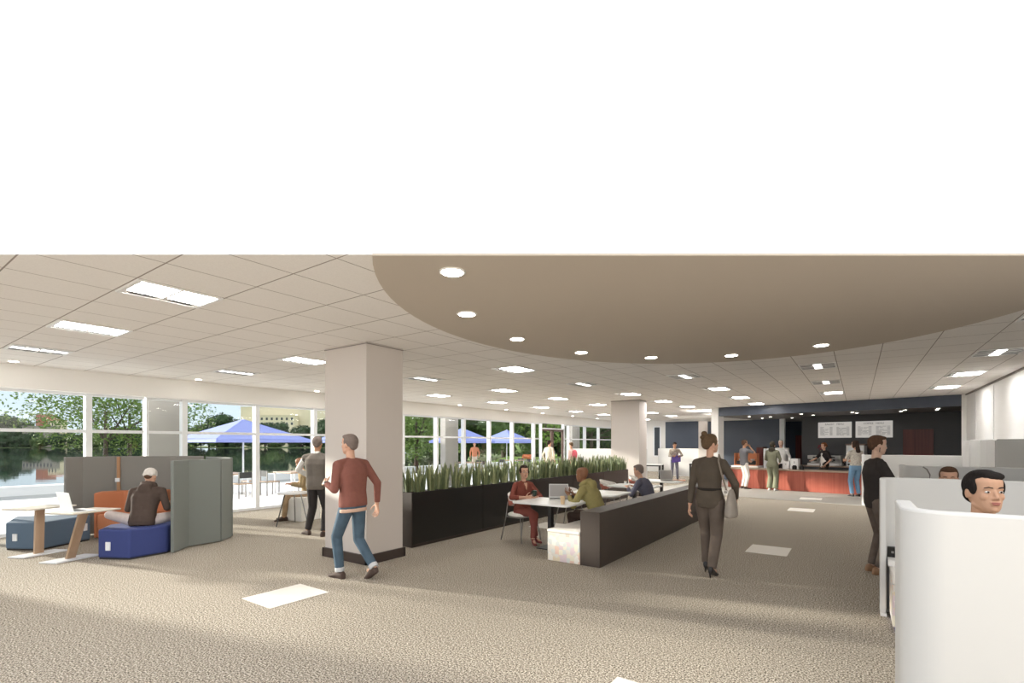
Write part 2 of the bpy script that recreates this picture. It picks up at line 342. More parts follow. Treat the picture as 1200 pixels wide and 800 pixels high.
# ------------------------------------------------------------------ ceiling lights
def make_troffer(dark):
    t = empty('ceiling_troffer', (0, 0, 0)); W_, L_ = .584, .703
    f = MB()
    f.b2((.01, .01, -.014), (W_-.01, .045, 0)).b2((.01, L_-.045, -.014), (W_-.01, L_-.01, 0)).b2((.01, .045, -.014), (.035, L_-.045, 0)).b2((W_-.035, .045, -.014), (W_-.01, L_-.045, 0))
    f.b2((.035, L_/2-.012, -.013), (W_-.035, L_/2+.012, -.002))
    f.build('frame', M['fix'], t)
    n = 2
    for k in range(n):
        y0 = .045+k*(L_/2-.033); y1 = y0+L_/2-.057
        if dark:
            MB().b2((.035, y0, -.004), (W_-.035, y1, -.001)).build('reflector', M['slot'], t)
            MB().b2((.235, y0, -.010), (W_-.235, y1, -.004)).build('diffuser', M['dim'], t); MB().b2((.035, (y0+y1)/2-.012, -.009), (W_-.035, (y0+y1)/2+.012, -.004)).build('cross_bar', M['fix'], t)
        else:
            MB().b2((.035, y0, -.004), (W_-.035, y1, -.001)).build('reflector', M['fix'], t)
            MB().b2((.15, y0+.015, -.010), (W_-.06, y1-.015, -.004)).build('diffuser', M['lens'], t)
            MB().b2((.045, y0+.05, -.006), (.14, y1-.04, -.004)).build('louver', M['slot'], t)
    return t
tb = make_troffer(False); td = make_troffer(True)
tb['category'] = td['category'] = 'ceiling light'; used = set()
XS = [-10.222, -7.885, -5.549, -3.213, -.877, 1.459]; YS = [1.563+2.812*j for j in range(10)]
skip = {(2, 1), (3, 0), (3, 1), (3, 2), (4, 0), (4, 1), (4, 2), (5, 0), (5, 1)}
darks = {(0, 0), (0, 1), (1, 2), (2, 3), (3, 3), (4, 3), (4, 4), (5, 3), (5, 2)}
def tlabel(i, j):
    sp = {(2, 0): 'large bright rectangular ceiling light nearest the camera on the left', (1, 0): 'bright rectangular ceiling light above the blue poufs, second of its row from the camera',
          (0, 0): 'dark-slotted ceiling light closest to the lake windows at far left', (1, 1): 'bright ceiling light just left of the big front column', (0, 1): 'dark-slotted ceiling light left of the front column near the window wall',
          (2, 2): 'bright square ceiling light just right of the front column', (1, 2): 'dark-slotted ceiling light close behind the right edge of the front column', (2, 3): 'dark-slotted ceiling light left of the second column',
          (3, 3): 'dark-slotted ceiling light directly beyond the oval soffit, over the booths', (4, 3): 'dark-slotted ceiling light right of the walking woman, nearest of its row', (4, 4): 'dark-slotted ceiling light, second of the row leading to the menu boards',
          (5, 3): 'large dark-slotted ceiling light near the right wall', (5, 2): 'ceiling light cut by the frame at far right beside the oval soffit', (5, 4): 'bright ceiling light near the right wall behind the large dark-slotted one',
          (5, 5): 'bright ceiling light near the cafe bulkhead by the right wall'}
    return sp.get((i, j))
for i, x in enumerate(XS):
    for j, y in enumerate(YS):
        if (i, j) in skip: continue
        if i == 3 and y > 20 or i > 3 and y > 18.3 or y > 28: continue
        src = td if (i, j) in darks else tb
        loc = (x, y, H-.001)
        if src not in used: o = src; used.add(src); o.location = loc
        else: o = copy_tree(src, loc)
        l = tlabel(i, j)
        if l: o['label'] = l
        else: o['label'] = 'glowing rectangular light panel in the distant tiled ceiling'; o['group'] = 'distant ceiling light panels'
        if l: o['group'] = 'rectangular ceiling lights in the tiled ceiling'
def downlight(x, y, z, r, label, group):
    q = empty('recessed_downlight', (x, y, z), 0, label, 'ceiling light', group)
    MB().cyl((0, 0, -.010), (0, 0, 0), r+.02, n=32).build('trim_ring', M['fix'], q); MB().cyl((0, 0, -.013), (0, 0, -.010), r, n=32).build('lens', M['dlens'], q)
k = 1.4/1.28
for (x, y), l in zip([(-2.43, 2.69), (-3.1, 3.64), (-3.34, 4.85), (-3.11, 6.07), (-2.46, 7.01), (-1.47, 7.5), (-.38, 7.39)],
    ['largest round downlight, nearest the camera in the taupe soffit', 'round downlight in the taupe soffit, second from the camera', 'round downlight in the taupe soffit, third along its curved edge', 'round downlight fourth along the curved edge of the soffit', 'middle round downlight at the far edge of the taupe soffit', 'round soffit downlight above the walking woman', 'rightmost round downlight of the taupe soffit']):
    downlight(x*k, y*k, H-.018, .085, l, 'downlights along the oval soffit')
for j in range(9): downlight(-11.65, 1.93+2.84*j, H, .06, 'small round downlight in the ceiling strip along the window wall', 'downlights along the window wall')
# thin pale rectangles laid on the carpet
for x, y, l in [(-5.37, 2.62, 'large pale rectangle on the floor in front of the walking man'), (-1.41, 8.2, 'pale rectangle in the aisle right of the walking woman'), (-1.43, 13.85, 'pale rectangle further down the aisle, second from the cafe'), (-1.43, 16.9, 'pale rectangle nearest the red cafe counter'), (-5.37, 8.2, 'pale rectangle under the dining tables behind the seated woman'), (-1.39, 2.6, 'pale rectangle cut off by the bottom edge of the frame')]:
    tag(MB().b2((0, 0, 0), (.56, .67, .004)).build('pale_rectangle', M['palerect'], loc=(x, y, .003 if y > 16 else 0)), l, 'carpet tile', 'pale floor rectangles')
# ================================================================== OUTDOORS
struct(MB().b2((-20.5, -14, -.5), (XL-.08, 60, -.02)).build('terrace', M['terrace']))
struct(MB().b2((-27.1, -20, -.5), (-26.4, 60, .0)).build('seawall', M['terrace']))
wm = mat('lake_water', (.035, .05, .05), .03, spec=.9); n = wm.node_tree; b = n.nodes['Principled BSDF']
t = n.nodes.new('ShaderNodeTexCoord'); nz = n.nodes.new('ShaderNodeTexNoise'); nz.inputs['Scale'].default_value = .6; bp = n.nodes.new('ShaderNodeBump'); bp.inputs['Strength'].default_value = .05; bp.inputs['Distance'].default_value = .05
n.links.new(t.outputs['Object'], nz.inputs[0]); n.links.new(nz.outputs[0], bp.inputs['Height']); n.links.new(bp.outputs[0], b.inputs['Normal'])
struct(MB().b2((-420, -220, -.8), (-20.4, 420, -.35)).build('lake', wm))
# far bank and near lawn
def ray(px, d):
    u = (px-600)/575; return (d*(VX+u*math.cos(YAW)), d*(VY+u*math.sin(YAW)))
bank = [ray(-260, 245), ray(0, 250), ray(230, 250), ray(420, 235), ray(490, 180), ray(530, 100), ray(552, 60), ray(575, 46), ray(640, 42), ray(735, 40), ray(735, 420), ray(400, 520), ray(-260, 520)]
struct(MB().prism(bank, -.6, -.12).build('far_bank', M['grass']))
struct(MB().prism([ray(575, 46), ray(760, 40), ray(760, 70), ray(600, 80)], -.12, -.02).build('lawn', mat('bright_lawn', (.27, .42, .08), .9, var=.35, vscale=.4)))
random.seed(5)
def crown_mesh(blobs, nleaf, ls, m, core=True, seed=1):
    rnd = random.Random(seed); mb = MB()
    tot = sum(b[3]**2 for b in blobs)
    for bx, by, bz, r in blobs:
        if core: mb.ell((bx, by, bz), (r*.82, r*.82, r*.72), n=10, m=7)
        for i in range(int(nleaf*r*r/tot)):
            d = Vector((rnd.gauss(0, 1), rnd.gauss(0, 1), rnd.gauss(0, 1))).normalized(); rr = r*(.80+.3*rnd.random())
            p = Vector((bx, by, bz))+Vector((d.x*rr, d.y*rr, d.z*rr*.9)); a = Vector((rnd.gauss(0, 1), rnd.gauss(0, 1), rnd.gauss(0, .6))).normalized(); c = a.cross(d+Vector((0, 0, .3))).normalized(); s = ls*(.6+.8*rnd.random())
            mb.add([p-a*s, p+c*s*.5, p+a*s, p-c*s*.5], [(0, 1, 2, 3)])
    return mb
def make_tree(h, w, m, seed, nleaf=2500, ls=.5, trunk=.3, spread=1.0, core=True, low=.38, nb=9):
    rnd = random.Random(seed); root = empty('tree', (0, 0, 0))
    bl = [(0, 0, h*.62, w*.36)]
    for i in range(nb):
        a = rnd.random()*2*PI; q = rnd.uniform(.15, .38)*w*spread; bl.append((q*math.cos(a), q*math.sin(a), h*rnd.uniform(low, .82), w*rnd.uniform(.16, .26)))
    crown_mesh(bl, nleaf, ls, m, core, seed).build('foliage', m, root)
    tk = MB().cyl((0, 0, -.3), (0, 0, h*.6), trunk, trunk*.5, n=9)
    for bx, by, bz, r in bl[1:6]: tk.cyl((0, 0, h*.3), (bx, by, bz), trunk*.4, trunk*.15, n=7)
    tk.build('trunk', M['trunk'], root, smooth=True); return root
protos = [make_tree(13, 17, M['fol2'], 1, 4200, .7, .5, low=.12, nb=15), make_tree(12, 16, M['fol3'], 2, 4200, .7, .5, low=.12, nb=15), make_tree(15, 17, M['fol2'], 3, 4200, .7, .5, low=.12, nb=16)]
pu = set(); rnd = random.Random(11)
far = []
for px in range(-30, 470, 21):
    hs = 1.0
    if px < 25: hs = 1.15
    elif px < 120: hs = .62
    elif px < 225: hs = .8
    elif px < 315: hs = 1.12
    else: hs = .95
    far.append((px+rnd.uniform(-5, 5), 262+rnd.uniform(-4, 20), hs*rnd.uniform(.92, 1.08)))
for px in range(470, 740, 17): far.append((px+rnd.uniform(-4, 4), 92+rnd.uniform(0, 25), rnd.uniform(.72, .95)))
for px in range(-24, 470, 23): far.append((px+rnd.uniform(-5, 5), 253+rnd.uniform(-2, 3), rnd.uniform(.42, .55)))
for i, (px, d, s) in enumerate(far):
    pr = protos[i % 3]; x, y = ray(px, d)
    o = pr if pr not in pu else copy_tree(pr); pu.add(pr)
    o.location = (x, y, -.2); o.scale = (s, s, s); o.rotation_euler.z = rnd.random()*6
    if px < 470: tag(o, 'dark green tree in the row on the far shore of the lake', 'tree', 'trees on the far shore')
    else: tag(o, 'dense green tree in the belt behind the lawn right of the lake', 'tree', 'trees behind the lawn')
def near_tree(px, d, h, w, seed, label, nleaf, ls, tr=.16, m='fol1', core=False, low=.38, nb=11):
    t_ = make_tree(h, w, M[m], seed, nleaf, ls, tr, 1.25, core, low, nb); t_.location = (*ray(px, d), -.3); tag(t_, label, 'tree'); return t_
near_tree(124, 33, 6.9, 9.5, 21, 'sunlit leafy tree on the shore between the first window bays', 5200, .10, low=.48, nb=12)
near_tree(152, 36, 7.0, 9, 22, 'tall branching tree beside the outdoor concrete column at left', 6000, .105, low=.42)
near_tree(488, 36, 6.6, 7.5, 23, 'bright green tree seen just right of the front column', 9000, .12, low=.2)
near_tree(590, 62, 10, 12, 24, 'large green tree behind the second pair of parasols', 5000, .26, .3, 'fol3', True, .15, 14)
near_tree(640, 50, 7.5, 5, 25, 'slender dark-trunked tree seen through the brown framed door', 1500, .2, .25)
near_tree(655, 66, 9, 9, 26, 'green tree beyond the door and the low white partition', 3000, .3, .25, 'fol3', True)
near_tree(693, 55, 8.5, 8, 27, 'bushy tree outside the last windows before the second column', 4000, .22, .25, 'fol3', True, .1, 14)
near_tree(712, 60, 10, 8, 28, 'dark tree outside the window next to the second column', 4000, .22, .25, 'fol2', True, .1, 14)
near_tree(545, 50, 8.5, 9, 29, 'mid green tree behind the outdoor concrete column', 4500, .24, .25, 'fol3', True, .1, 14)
# flower bed on the lawn
fb = MB(); rr = random.Random(3)
for i in range(160):
    x, y = ray(rr.uniform(613, 624), rr.uniform(46, 52)); fb.ell((x, y, .25+.25*rr.random()), .14, n=6, m=4)
tag(fb.build('flower_bed', M['flower']), 'bed of orange flowers on the lawn outside', 'flowers', kind='stuff')
# buildings
def building(px0, px1, d, ytop, label, m, floors, cols, roof=None, dep=14, name='building', rot=True):
    a = Vector((*ray(px0, d), 0)); b_ = Vector((*ray(px1, d), 0)); L = (b_-a).length; ang = math.atan2(b_.y-a.y, b_.x-a.x)
    h = 1.65+(520-ytop)*d/575
    r = empty(name, (a.x, a.y, 0), ang, label, 'building')
    MB().b2((0, 0, -.5), (L, dep, h)).build('wall', m, r)
    MB().b2((-.2, -.2, h), (L+.2, dep+.2, h+.35)).build('parapet', m, r) if not roof else MB().loft([[(-.6, -.6, h), (L+.6, -.6, h), (L+.6, dep+.6, h), (-.6, dep+.6, h)], [(L*.3, dep*.45, h+L*.22), (L*.7, dep*.45, h+L*.22), (L*.7, dep*.55, h+L*.22), (L*.3, dep*.55, h+L*.22)]]).build('roof', M['roof'], r)
    for f_ in range(floors):
        for c in range(cols):
            cw = L/cols; z = h-3.2*(f_+1)+.4
            if z < .5: continue
            MB().b2((c*cw+cw*.3, -.08, z), (c*cw+cw*.7, .02, z+1.6)).build('window', M['wdark'], r)
    return r
building(42, 50, 270, 486, 'narrow brick red tower block across the lake', M['brick'], 0, 1, dep=8)
building(56, 67, 266, 492.5, 'small cream house with clay roof across the lake', M['stucco'], 1, 3, True, dep=6)
building(26, 62, 262, 499.5, 'long low timber pavilion on the far shore at left', M['pavilion'], 1, 9, dep=4)
building(282, 410, 330, 477, 'large cream institutional building behind the trees across the lake', M['stucco'], 0, 12, dep=30)
building(298, 345, 322, 487, 'lower cream wing with a row of dark windows across the lake', M['stucco'], 2, 8, dep=6)
building(488, 535, 150, 478, 'cream building with dark square windows right of the front column', M['stucco'], 3, 7, dep=14)
# outdoor columns
for x0, x1, y0, y1, l in [(-13.28, -13.0, 4.27, 4.97, 'concrete column outside the window behind the lounge screens'), (-13.28, -13.0, 14.0, 14.75, 'concrete column outside beside the parasols right of the front column'), (-13.28, -13.0, 24.3, 25.2, 'concrete column outside near the second column'), ]:
    c = empty('concrete_column', ((x0+x1)/2, (y0+y1)/2, -.02), 0, l, 'column'); a, b_ = (x1-x0)/2, (y1-y0)/2
    MB().b2((-a, -b_, 0), (a, b_, 3.4)).build('column_shaft', M['concrete'], c, bevel=.015)
    MB().b2((-a-.03, -b_-.03, 0), (a+.03, b_+.03, .08)).build('column_base', M['concrete'], c)
# umbrellas
def make_umbrella():
    r = empty('patio_umbrella'); m = MB(); mv = MB(); n = 4
    R_ = 2.15; z0, z1 = 1.82, 2.50
    ring = [(R_*math.cos(PI/4+i*PI/2)*1.0, R_*math.sin(PI/4+i*PI/2), z0) for i in range(4)]
    for i in range(4):
        a, b_ = ring[i], ring[(i+1) % 4]
        mid = ((a[0]+b_[0])/2*.97, (a[1]+b_[1])/2*.97, z0+.015)
        m.add([a, mid, (0, 0, z1)], [(0, 1, 2)]); m.add([mid, b_, (0, 0, z1)], [(0, 1, 2)])
        mv.add([a, b_, (b_[0], b_[1], z0-.10), (a[0], a[1], z0-.10)], [(0, 1, 2, 3)])
    c = m.build('canopy', M['umb'], r); sm = c.modifiers.new('t', 'SOLIDIFY'); sm.thickness = .012
    c = mv.build('valance', M['umb'], r); sm = c.modifiers.new('t', 'SOLIDIFY'); sm.thickness = .01
    MB().cyl((0, 0, .05), (0, 0, 2.52), .028).build('pole', M['white2'], r)
    MB().cyl((0, 0, 0), (0, 0, .07), .32, n=24).build('base', M['white2'], r)
    for i in range(4): MB().cyl((0, 0, 2.2), (ring[i][0]*.6, ring[i][1]*.6, z0+.25), .012, n=6).build('rib', M['white2'], r)
    return r
U = make_umbrella(); tag(U, 'periwinkle blue square parasol on the terrace left of the front column', 'umbrella', 'parasols on the terrace')
U.location = (-17, 8.34, -.02); U.scale = (1.0, 1.0, 1)
for x, y, s, l in [(-17, 13.1, .82, 'periwinkle parasol mostly hidden behind the big front column'), (-17, 19.6, .80, 'blue parasol behind the outdoor concrete column'), (-17, 23.6, .78, 'blue parasol right of the outdoor concrete column, above the plants')]:
    o = copy_tree(U, (x, y, -.02), None, l); o.scale = (s, s, 1.0)
def make_patio_table():
    r = empty('patio_table'); MB().b2((-.55, -.4, .70), (.55, .4, .74)).build('tabletop', M['oak'], r, bevel=.005)
    for sx in (-1, 1):
        for sy in (-1, 1): MB().b2((sx*.5-.025, sy*.35-.025, 0), (sx*.5+.025, sy*.35+.025, .70)).build('leg', M['white2'], r)
    return r
def make_stool():
    r = empty('patio_chair'); MB().b2((-.22, -.22, .43), (.22, .22, .46)).build('seat', M['oak'], r)
    for sx in (-1, 1):
        for sy in (-1, 1): MB().b2((sx*.2-.015, sy*.2-.015, 0), (sx*.2+.015, sy*.2+.015, .43 if sy < 0 else .8)).build('leg', M['metal'], r)
    MB().b2((-.2, .18, .62), (.2, .21, .8)).build('backrest', M['dmetal'], r)
    return r
PT = make_patio_table(); PC = make_stool(); first = True
for ti, (x, y) in enumerate([(-16.4, 7.6), (-15.6, 9.3), (-17.2, 12.4), (-16.4, 19.4), (-16.4, 23.4)]):
    tl = ['wooden topped patio table under the nearest parasol', 'patio table on the terrace right of the nearest parasol pole', 'patio table behind the big front column', 'patio table under the third parasol', 'patio table under the fourth parasol'][ti]
    o = PT if first else copy_tree(PT); o.location = (x, y, -.02); tag(o, tl, 'table', 'patio tables')
    for q, (dx, dy, rz) in enumerate([(-.1, .75, 0), (-.1, -.75, PI), (.85, 0, -PI/2)]):
        c = PC if first and q == 0 else copy_tree(PC); c.location = (x+dx, y+dy, -.02); c.rotation_euler.z = rz
        tag(c, 'slim patio chair by the '+['wooden topped table under the nearest parasol', 'table right of the nearest parasol pole', 'table hidden behind the big column', 'table under the third parasol', 'table under the fourth parasol'][ti], 'chair', 'chairs at patio table %s' % ['under the nearest parasol', 'right of the pole', 'behind the column', 'under the third parasol', 'under the fourth parasol'][ti])
    first = False
# ================================================================== LOUNGE (left)
def poly_center(P): return (sum(p[0] for p in P)/len(P), sum(p[1] for p in P)/len(P))
def pouf(name, P, h, m, label, cat, tags=(), seams=True):
    cx, cy = poly_center(P); r = empty(name, (cx, cy, 0), 0, label, cat, 'upholstered poufs and benches of the lounge')
    Q = [(x-cx, y-cy) for x, y in P]
    MB().prism([(x*.97, y*.97) for x, y in Q], 0, .025).build('plinth', M['dmetal'], r)
    MB().prism(Q, .02, h).build('seat', m, r, bevel=.022)
    for (i, t, z, w_, hh) in tags:
        a = Vector((*Q[i], 0)); b_ = Vector((*Q[(i+1) % len(Q)], 0)); p = a.lerp(b_, t); ang = math.atan2(b_.y-a.y, b_.x-a.x)
        n_ = Vector((math.sin(ang), -math.cos(ang), 0))
        if n_.dot(p) < 0: n_ = -n_
        p = p+n_*.006
        MB().box((p.x, p.y, z), (w_, .014, hh), rz=ang).build('white_pull_tab', M['white2'], r)
    return r
pouf('pouf', [(-8.89, 2.33), (-8.46, 2.57), (-8.52, 3.06), (-8.85, 3.38), (-9.36, 3.25), (-9.31, 2.58)], .425, M['blue'], 'royal blue angular pouf under the seated person in the hoodie', 'pouf', [(0, .33, .19, .07, .12)])
pouf('pouf', [(-10.81, 1.70), (-10.34, 2.0), (-10.76, 2.72), (-11.15, 2.55), (-11.6, 1.95)], .43, M['blue2'], 'slate blue angular pouf at far left behind the small tables', 'pouf', [(0, .28, .20, .07, .11), (1, .88, .24, .06, .12)])
pouf('pouf', [(-9.42, 3.30), (-8.95, 3.5), (-9.05, 3.95), (-9.5, 4.0)], .43, M['blue2'], 'slate blue pouf in the corner behind the hooded person, against the screen', 'pouf')
def orange(P, back, label):
    cx, cy = poly_center(P); r = empty('lounge_bench', (cx, cy, 0), 0, label, 'bench', 'orange lounge benches')
    MB().prism([(x-cx, y-cy) for x, y in P], .02, .43).build('seat', M['orange'], r, bevel=.02)
    MB().prism([(x-cx, y-cy) for x, y in back], .02, .80).build('backrest', M['orange'], r, bevel=.02)
orange([(-10.74, 2.80), (-10.15, 3.15), (-10.45, 3.78), (-11.02, 3.30)], [(-10.80, 2.77), (-11.12, 2.95), (-11.05, 3.25), (-10.55, 3.85), (-10.42, 3.72), (-10.88, 3.22)], 'orange high-backed bench below the grey screens, left part')
orange([(-10.10, 3.42), (-9.58, 3.32), (-9.58, 3.92), (-10.22, 3.82)], [(-10.28, 3.83), (-9.58, 3.93), (-9.58, 4.05), (-10.38, 3.97)], 'orange bench partly hidden behind the hooded person')
def screens(pts, h, m, label, strap=None, th=.05):
    cx, cy = poly_center(pts); r = empty('privacy_screen', (cx, cy, 0), 0, label, 'partition', 'felt screens around the lounge')
    for i in range(len(pts)-1):
        a = Vector((pts[i][0]-cx, pts[i][1]-cy, 0)); b_ = Vector((pts[i+1][0]-cx, pts[i+1][1]-cy, 0)); d = (b_-a); L = d.length; ang = math.atan2(d.y, d.x)
        MB().b2((0.002, -th/2, .015), (L-.002, th/2, h)).build('panel', m, r, loc=a, rz=ang, bevel=.008)
    if strap is not None:
        p = Vector((strap[0]-cx, strap[1]-cy, 0))
        MB().box((p.x, p.y, h/2+.05), (.05, .02, h-.12), rz=.9).build('wood_strip', M['strapwood'], r)
        MB().box((p.x+.01, p.y-.02, .98), (.07, .02, .07), rz=.9).build('buckle', M['white2'], r)
screens([(-11.30, 2.50), (-11.40, 2.76), (-11.36, 3.24), (-10.66, 3.99), (-10.2, 4.26)], 1.42, M['felt2'], 'grey felt screens forming the back of the lounge nook', (-11.28, 3.26))
screens([(-8.43, 3.09), (-8.76, 3.42), (-8.79, 3.93), (-9.05, 4.22)], 1.395, M['felt'], 'sage grey felt screens closing the right side of the lounge nook')
screens([(-9.10, 4.26), (-9.55, 4.33), (-10.15, 4.30)], 1.41, M['felt'], 'sage grey felt screen section at the rear corner of the nook')
def side_table(x, y, rz, lean, label):
    r = empty('laptop_table', (x, y, 0), rz, label, 'side table', 'small slanted laptop tables')
    MB().prism([(-.22, -.34), (.24, -.28), (.24, .34), (-.22, .28)], .692, .715).build('tabletop', M['lounge_top'], r, bevel=.008)
    R_ = MB(); a, b_ = Vector((-lean, 0, .02)), Vector((0, 0, .692)); s = .055
    R_.loft([[(a.x-.02, -s, a.z), (a.x+.02, -s, a.z), (a.x+.02, s, a.z), (a.x-.02, s, a.z)], [(b_.x-.02, -s, b_.z), (b_.x+.02, -s, b_.z), (b_.x+.02, s, b_.z), (b_.x-.02, s, b_.z)]]).build('leg', M['oak'], r)
    MB().prism([(-lean-.13, -.30), (-lean+.13, -.25), (-lean+.13, .32), (-lean-.13, .27)], 0, .02).build('base_plate', M['white2'], r, bevel=.005)
    return r
side_table(-9.98, 1.93, .30, .03, 'small white table with upright oak leg in front of the slate blue pouf')
side_table(-8.93, 2.18, .30, .28, 'small white table with slanted oak leg carrying the white laptop')
def laptop(x, y, z, rz, body, scr, label, s=1.0, tilt=18, group=None):
    r = empty('laptop', (x, y, z), rz, label, 'laptop', group)
    MB().b2((-.16*s, -.11*s, 0), (.16*s, .11*s, .014)).build('base', body, r, bevel=.004)
    MB().b2((-.145*s, -.02*s, .0142), (.145*s, .09*s, .0160)).build('keyboard', M['dmetal'], r)
    R_ = Matrix.Rotation(math.radians(-tilt), 3, 'X')
    MB().box(Vector((0, .11*s, .014))+R_ @ Vector((0, 0, .115*s)), (.32*s, .008, .23*s), R=R_).build('lid', body, r, bevel=.003)
    MB().box(Vector((0, .11*s, .014))+R_ @ Vector((0, -.006, .118*s)), (.29*s, .003, .19*s), R=R_).build('display', scr, r)
    return r
laptop(-8.90, 2.12, .716, 3.28, M['white2'], M['screen'], 'white laptop open on the small table beside the hooded person', 1.15, 12)
# ================================================================== DINING BOOTH (middle)
r = empty('booth_divider', (-2.945, 9.1, 0), 0, 'long low dark brown divider wall behind the booth seats', 'divider')
MB().b2((-.145, -3.10, 0), (.145, 1.90, .735)).build('front_section', M['booth'], r, bevel=.004); MB().b2((-.145, 1.91, 0), (.145, 3.1, .735)).build('rear_section', M['booth'], r, bevel=.004)
r = empty('booth_bench', (-3.35, 9.1, 0), 0, 'long booth bench in pastel patchwork fabric with its lit top coloured pale', 'bench')
MB().b2((-.26, -3.10, 0), (.255, 3.1, .40)).build('upholstered_base', M['patch'], r, bevel=.01); MB().b2((-.265, -3.11, .40), (.257, 3.1, .445)).build('seat_pad', M['shell'], r, bevel=.015)  # pad's off-white colour stands in for light on the bench top
# planter
r = empty('planter', (-5.945, 9.92, 0), 0, 'long black planter box dividing the dining area from the windows', 'planter')
MB().b2((-.165, -4.47, 0), (.165, 4.47, .86)).build('box', M['blackb'], r)
for k in range(5):
    y0 = -4.47+k*1.788; MB().b2((.165, y0+.004, .05), (.178, y0+1.784, .875)).build('side_panel', M['black'] if k < 4 else M['blackb'], r, bevel=.003)
MB().b2((-.175, -4.485, .05), (.175, -4.47, .875)).build('end_panel', M['blackb'], r); MB().b2((-.145, -4.44, .80), (.145, 4.44, .865)).build('soil', M['soil'], r)
def snake_plant(seed, n):
    rnd = random.Random(seed); mb = MB()
    for i in range(n):
        a = rnd.random()*2*PI; q = rnd.uniform(.0, .10); x, y = q*.6*math.cos(a), q*math.sin(a); h = rnd.uniform(.24, .48); w_ = rnd.uniform(.016, .030)
        lean = rnd.uniform(.0, .10); la = a+rnd.uniform(-.5, .5); tw = rnd.random()*PI; rings = []
        for s_, ww in ((0, .65), (.25, 1), (.55, .95), (.82, .6), (.95, .25), (1, .03)):
            c = Vector((x+lean*s_*s_*math.cos(la)*h*2, y+lean*s_*s_*math.sin(la)*h*2, h*s_)); t_ = tw+s_*.7; u = Vector((math.cos(t_), math.sin(t_), 0)); v = Vector((-u.y, u.x, 0))
            rings.append([c+u*w_*ww, c+v*.004, c-u*w_*ww, c-v*.007-u*0])
        mb.loft(rings, mi=1 if rnd.random() < .3 else 0)
    return mb.mesh('snake_plant', [M['leafA'], M['leafB']])
pm = [snake_plant(40+i, 19) for i in range(6)]; rnd = random.Random(9)
for i in range(60):
    o = bpy.data.objects.new('snake_plant', pm[i % 6]); COL.objects.link(o); o.location = (-5.945+(.05 if i % 2 else -.05)+rnd.uniform(-.015, .015), 5.56+i*.1485, .862); o.rotation_euler.z = rnd.random()*6; o.scale = (1, 1, rnd.uniform(.85, 1.1))
    tag(o, 'spiky upright snake plant in the long black planter', 'plant', 'snake plants in the planter')
def dining_table(y, label, x=-3.98):
    r = empty('dining_table', (x, y, 0), 0, label, 'table', 'white dining tables along the booth')
    P = []
    for sx, sy, a0 in ((1, 1, 0), (-1, 1, 90), (-1, -1, 180), (1, -1, 270)):
        for k in range(5): t_ = math.radians(a0+k*22.5); P.append((sx*.42+.08*math.cos(t_), sy*.32+.08*math.sin(t_)))
    MB().prism(P, .715, .745).build('tabletop', M['tabletop'], r, bevel=.006)
    MB().b2((-.03, -.05, .02), (.03, .05, .70)).build('leg', M['dmetal'], r, bevel=.006); MB().b2((-.22, -.16, .70), (.22, .16, .715)).build('mount', M['dmetal'], r); MB().b2((-.17, -.17, 0), (.17, .17, .016)).build('foot_plate', M['dmetal'], r, bevel=.006)
for y, l in [(6.72, 'white table between the seated woman and the man in the olive hoodie'), (8.5, 'white table second from the front, beyond the olive hoodie'), (10.3, 'white table third along the booth, in front of the grey-haired man'), (12.1, 'white table farthest along the booth, with the grey laptop')]: dining_table(y, l)
def dining_chair(x, y, rz, label):
    r = empty('dining_chair', (x, y, 0), rz, label, 'chair', 'white and terracotta chairs at the dining tables')
    mb = MB(); rings = []
    for z, s_ in ((.415, .85), (.43, 1), (.455, 1), (.475, .85)):
        rings.append([(s_*.23*math.copysign(abs(math.cos(t))**.75, math.cos(t)), s_*.22*math.copysign(abs(math.sin(t))**.75, math.sin(t)), z) for t in [2*PI*k/24 for k in range(24)]])
    mb.loft(rings).build('seat', M['shell'], r, smooth=True)
    def band(r0, r1, zf0, zf1):
        q = MB(); rs = []
        for k in range(19):
            t = math.radians(-90-100+k*200/18); e_ = 1-abs(k-9)/9; hh = e_**.6
            z0 = .60-.0*hh-.02; z0, z1 = zf0(hh), zf1(hh); sn, cs = math.sin(t), math.cos(t); tilt = .04*hh
            rs.append([(cs*r0*1.05, sn*r0+.03, z0), (cs*r1*1.05, sn*r1+.03, z0), (cs*r1*1.05, (sn*r1)+.03+sn*tilt, z1), (cs*r0*1.05, (sn*r0)+.03+sn*tilt, z1)])
        q.loft(rs); return q
    band(.232, .246, lambda h: .66-.10*h, lambda h: .69+.05*h).build('outer_shell', M['terra'], r, smooth=False)
    band(.208, .250, lambda h: .675+.035*h-.0, lambda h: .70+.12*h).build('backrest', M['shell'], r, smooth=False)
    band(.205, .231, lambda h: .67-.10*h, lambda h: .70+.10*h).build('inner_pad', M['shell'], r, smooth=False)
    for sx in (-1, 1):
        MB().tube([(sx*.24, .22, 0), (sx*.19, .15, .42)], .010).build('leg', M['metal'], r, smooth=True)
        MB().tube([(sx*.25, -.26, 0), (sx*.215, -.17, .42), (sx*.19, -.155, .66)], .010).build('leg', M['metal'], r, smooth=True)
    MB().tube([(-.19, .15, .405), (-.215, -.17, .405), (.215, -.17, .405), (.19, .15, .405), (-.19, .15, .405)], .009).build('seat_frame', M['metal'], r)
    return r
dining_chair(-4.72, 7.0, -1.75, 'white and terracotta chair the woman in rust red sits on')
dining_chair(-4.70, 8.72, -1.45, 'empty white and terracotta chair right behind the open laptop')
dining_chair(-4.70, 10.65, -1.5, 'empty pale chair behind the olive hoodie, third from the front')
dining_chair(-4.74, 12.5, -1.5, 'farthest white and terracotta chair near the second column')
laptop(-3.98, 6.98, .746, .55, M['silver'], mat('grey_display', (.36, .34, .32), .3), 'grey laptop open on the front dining table', 1.0, 12)
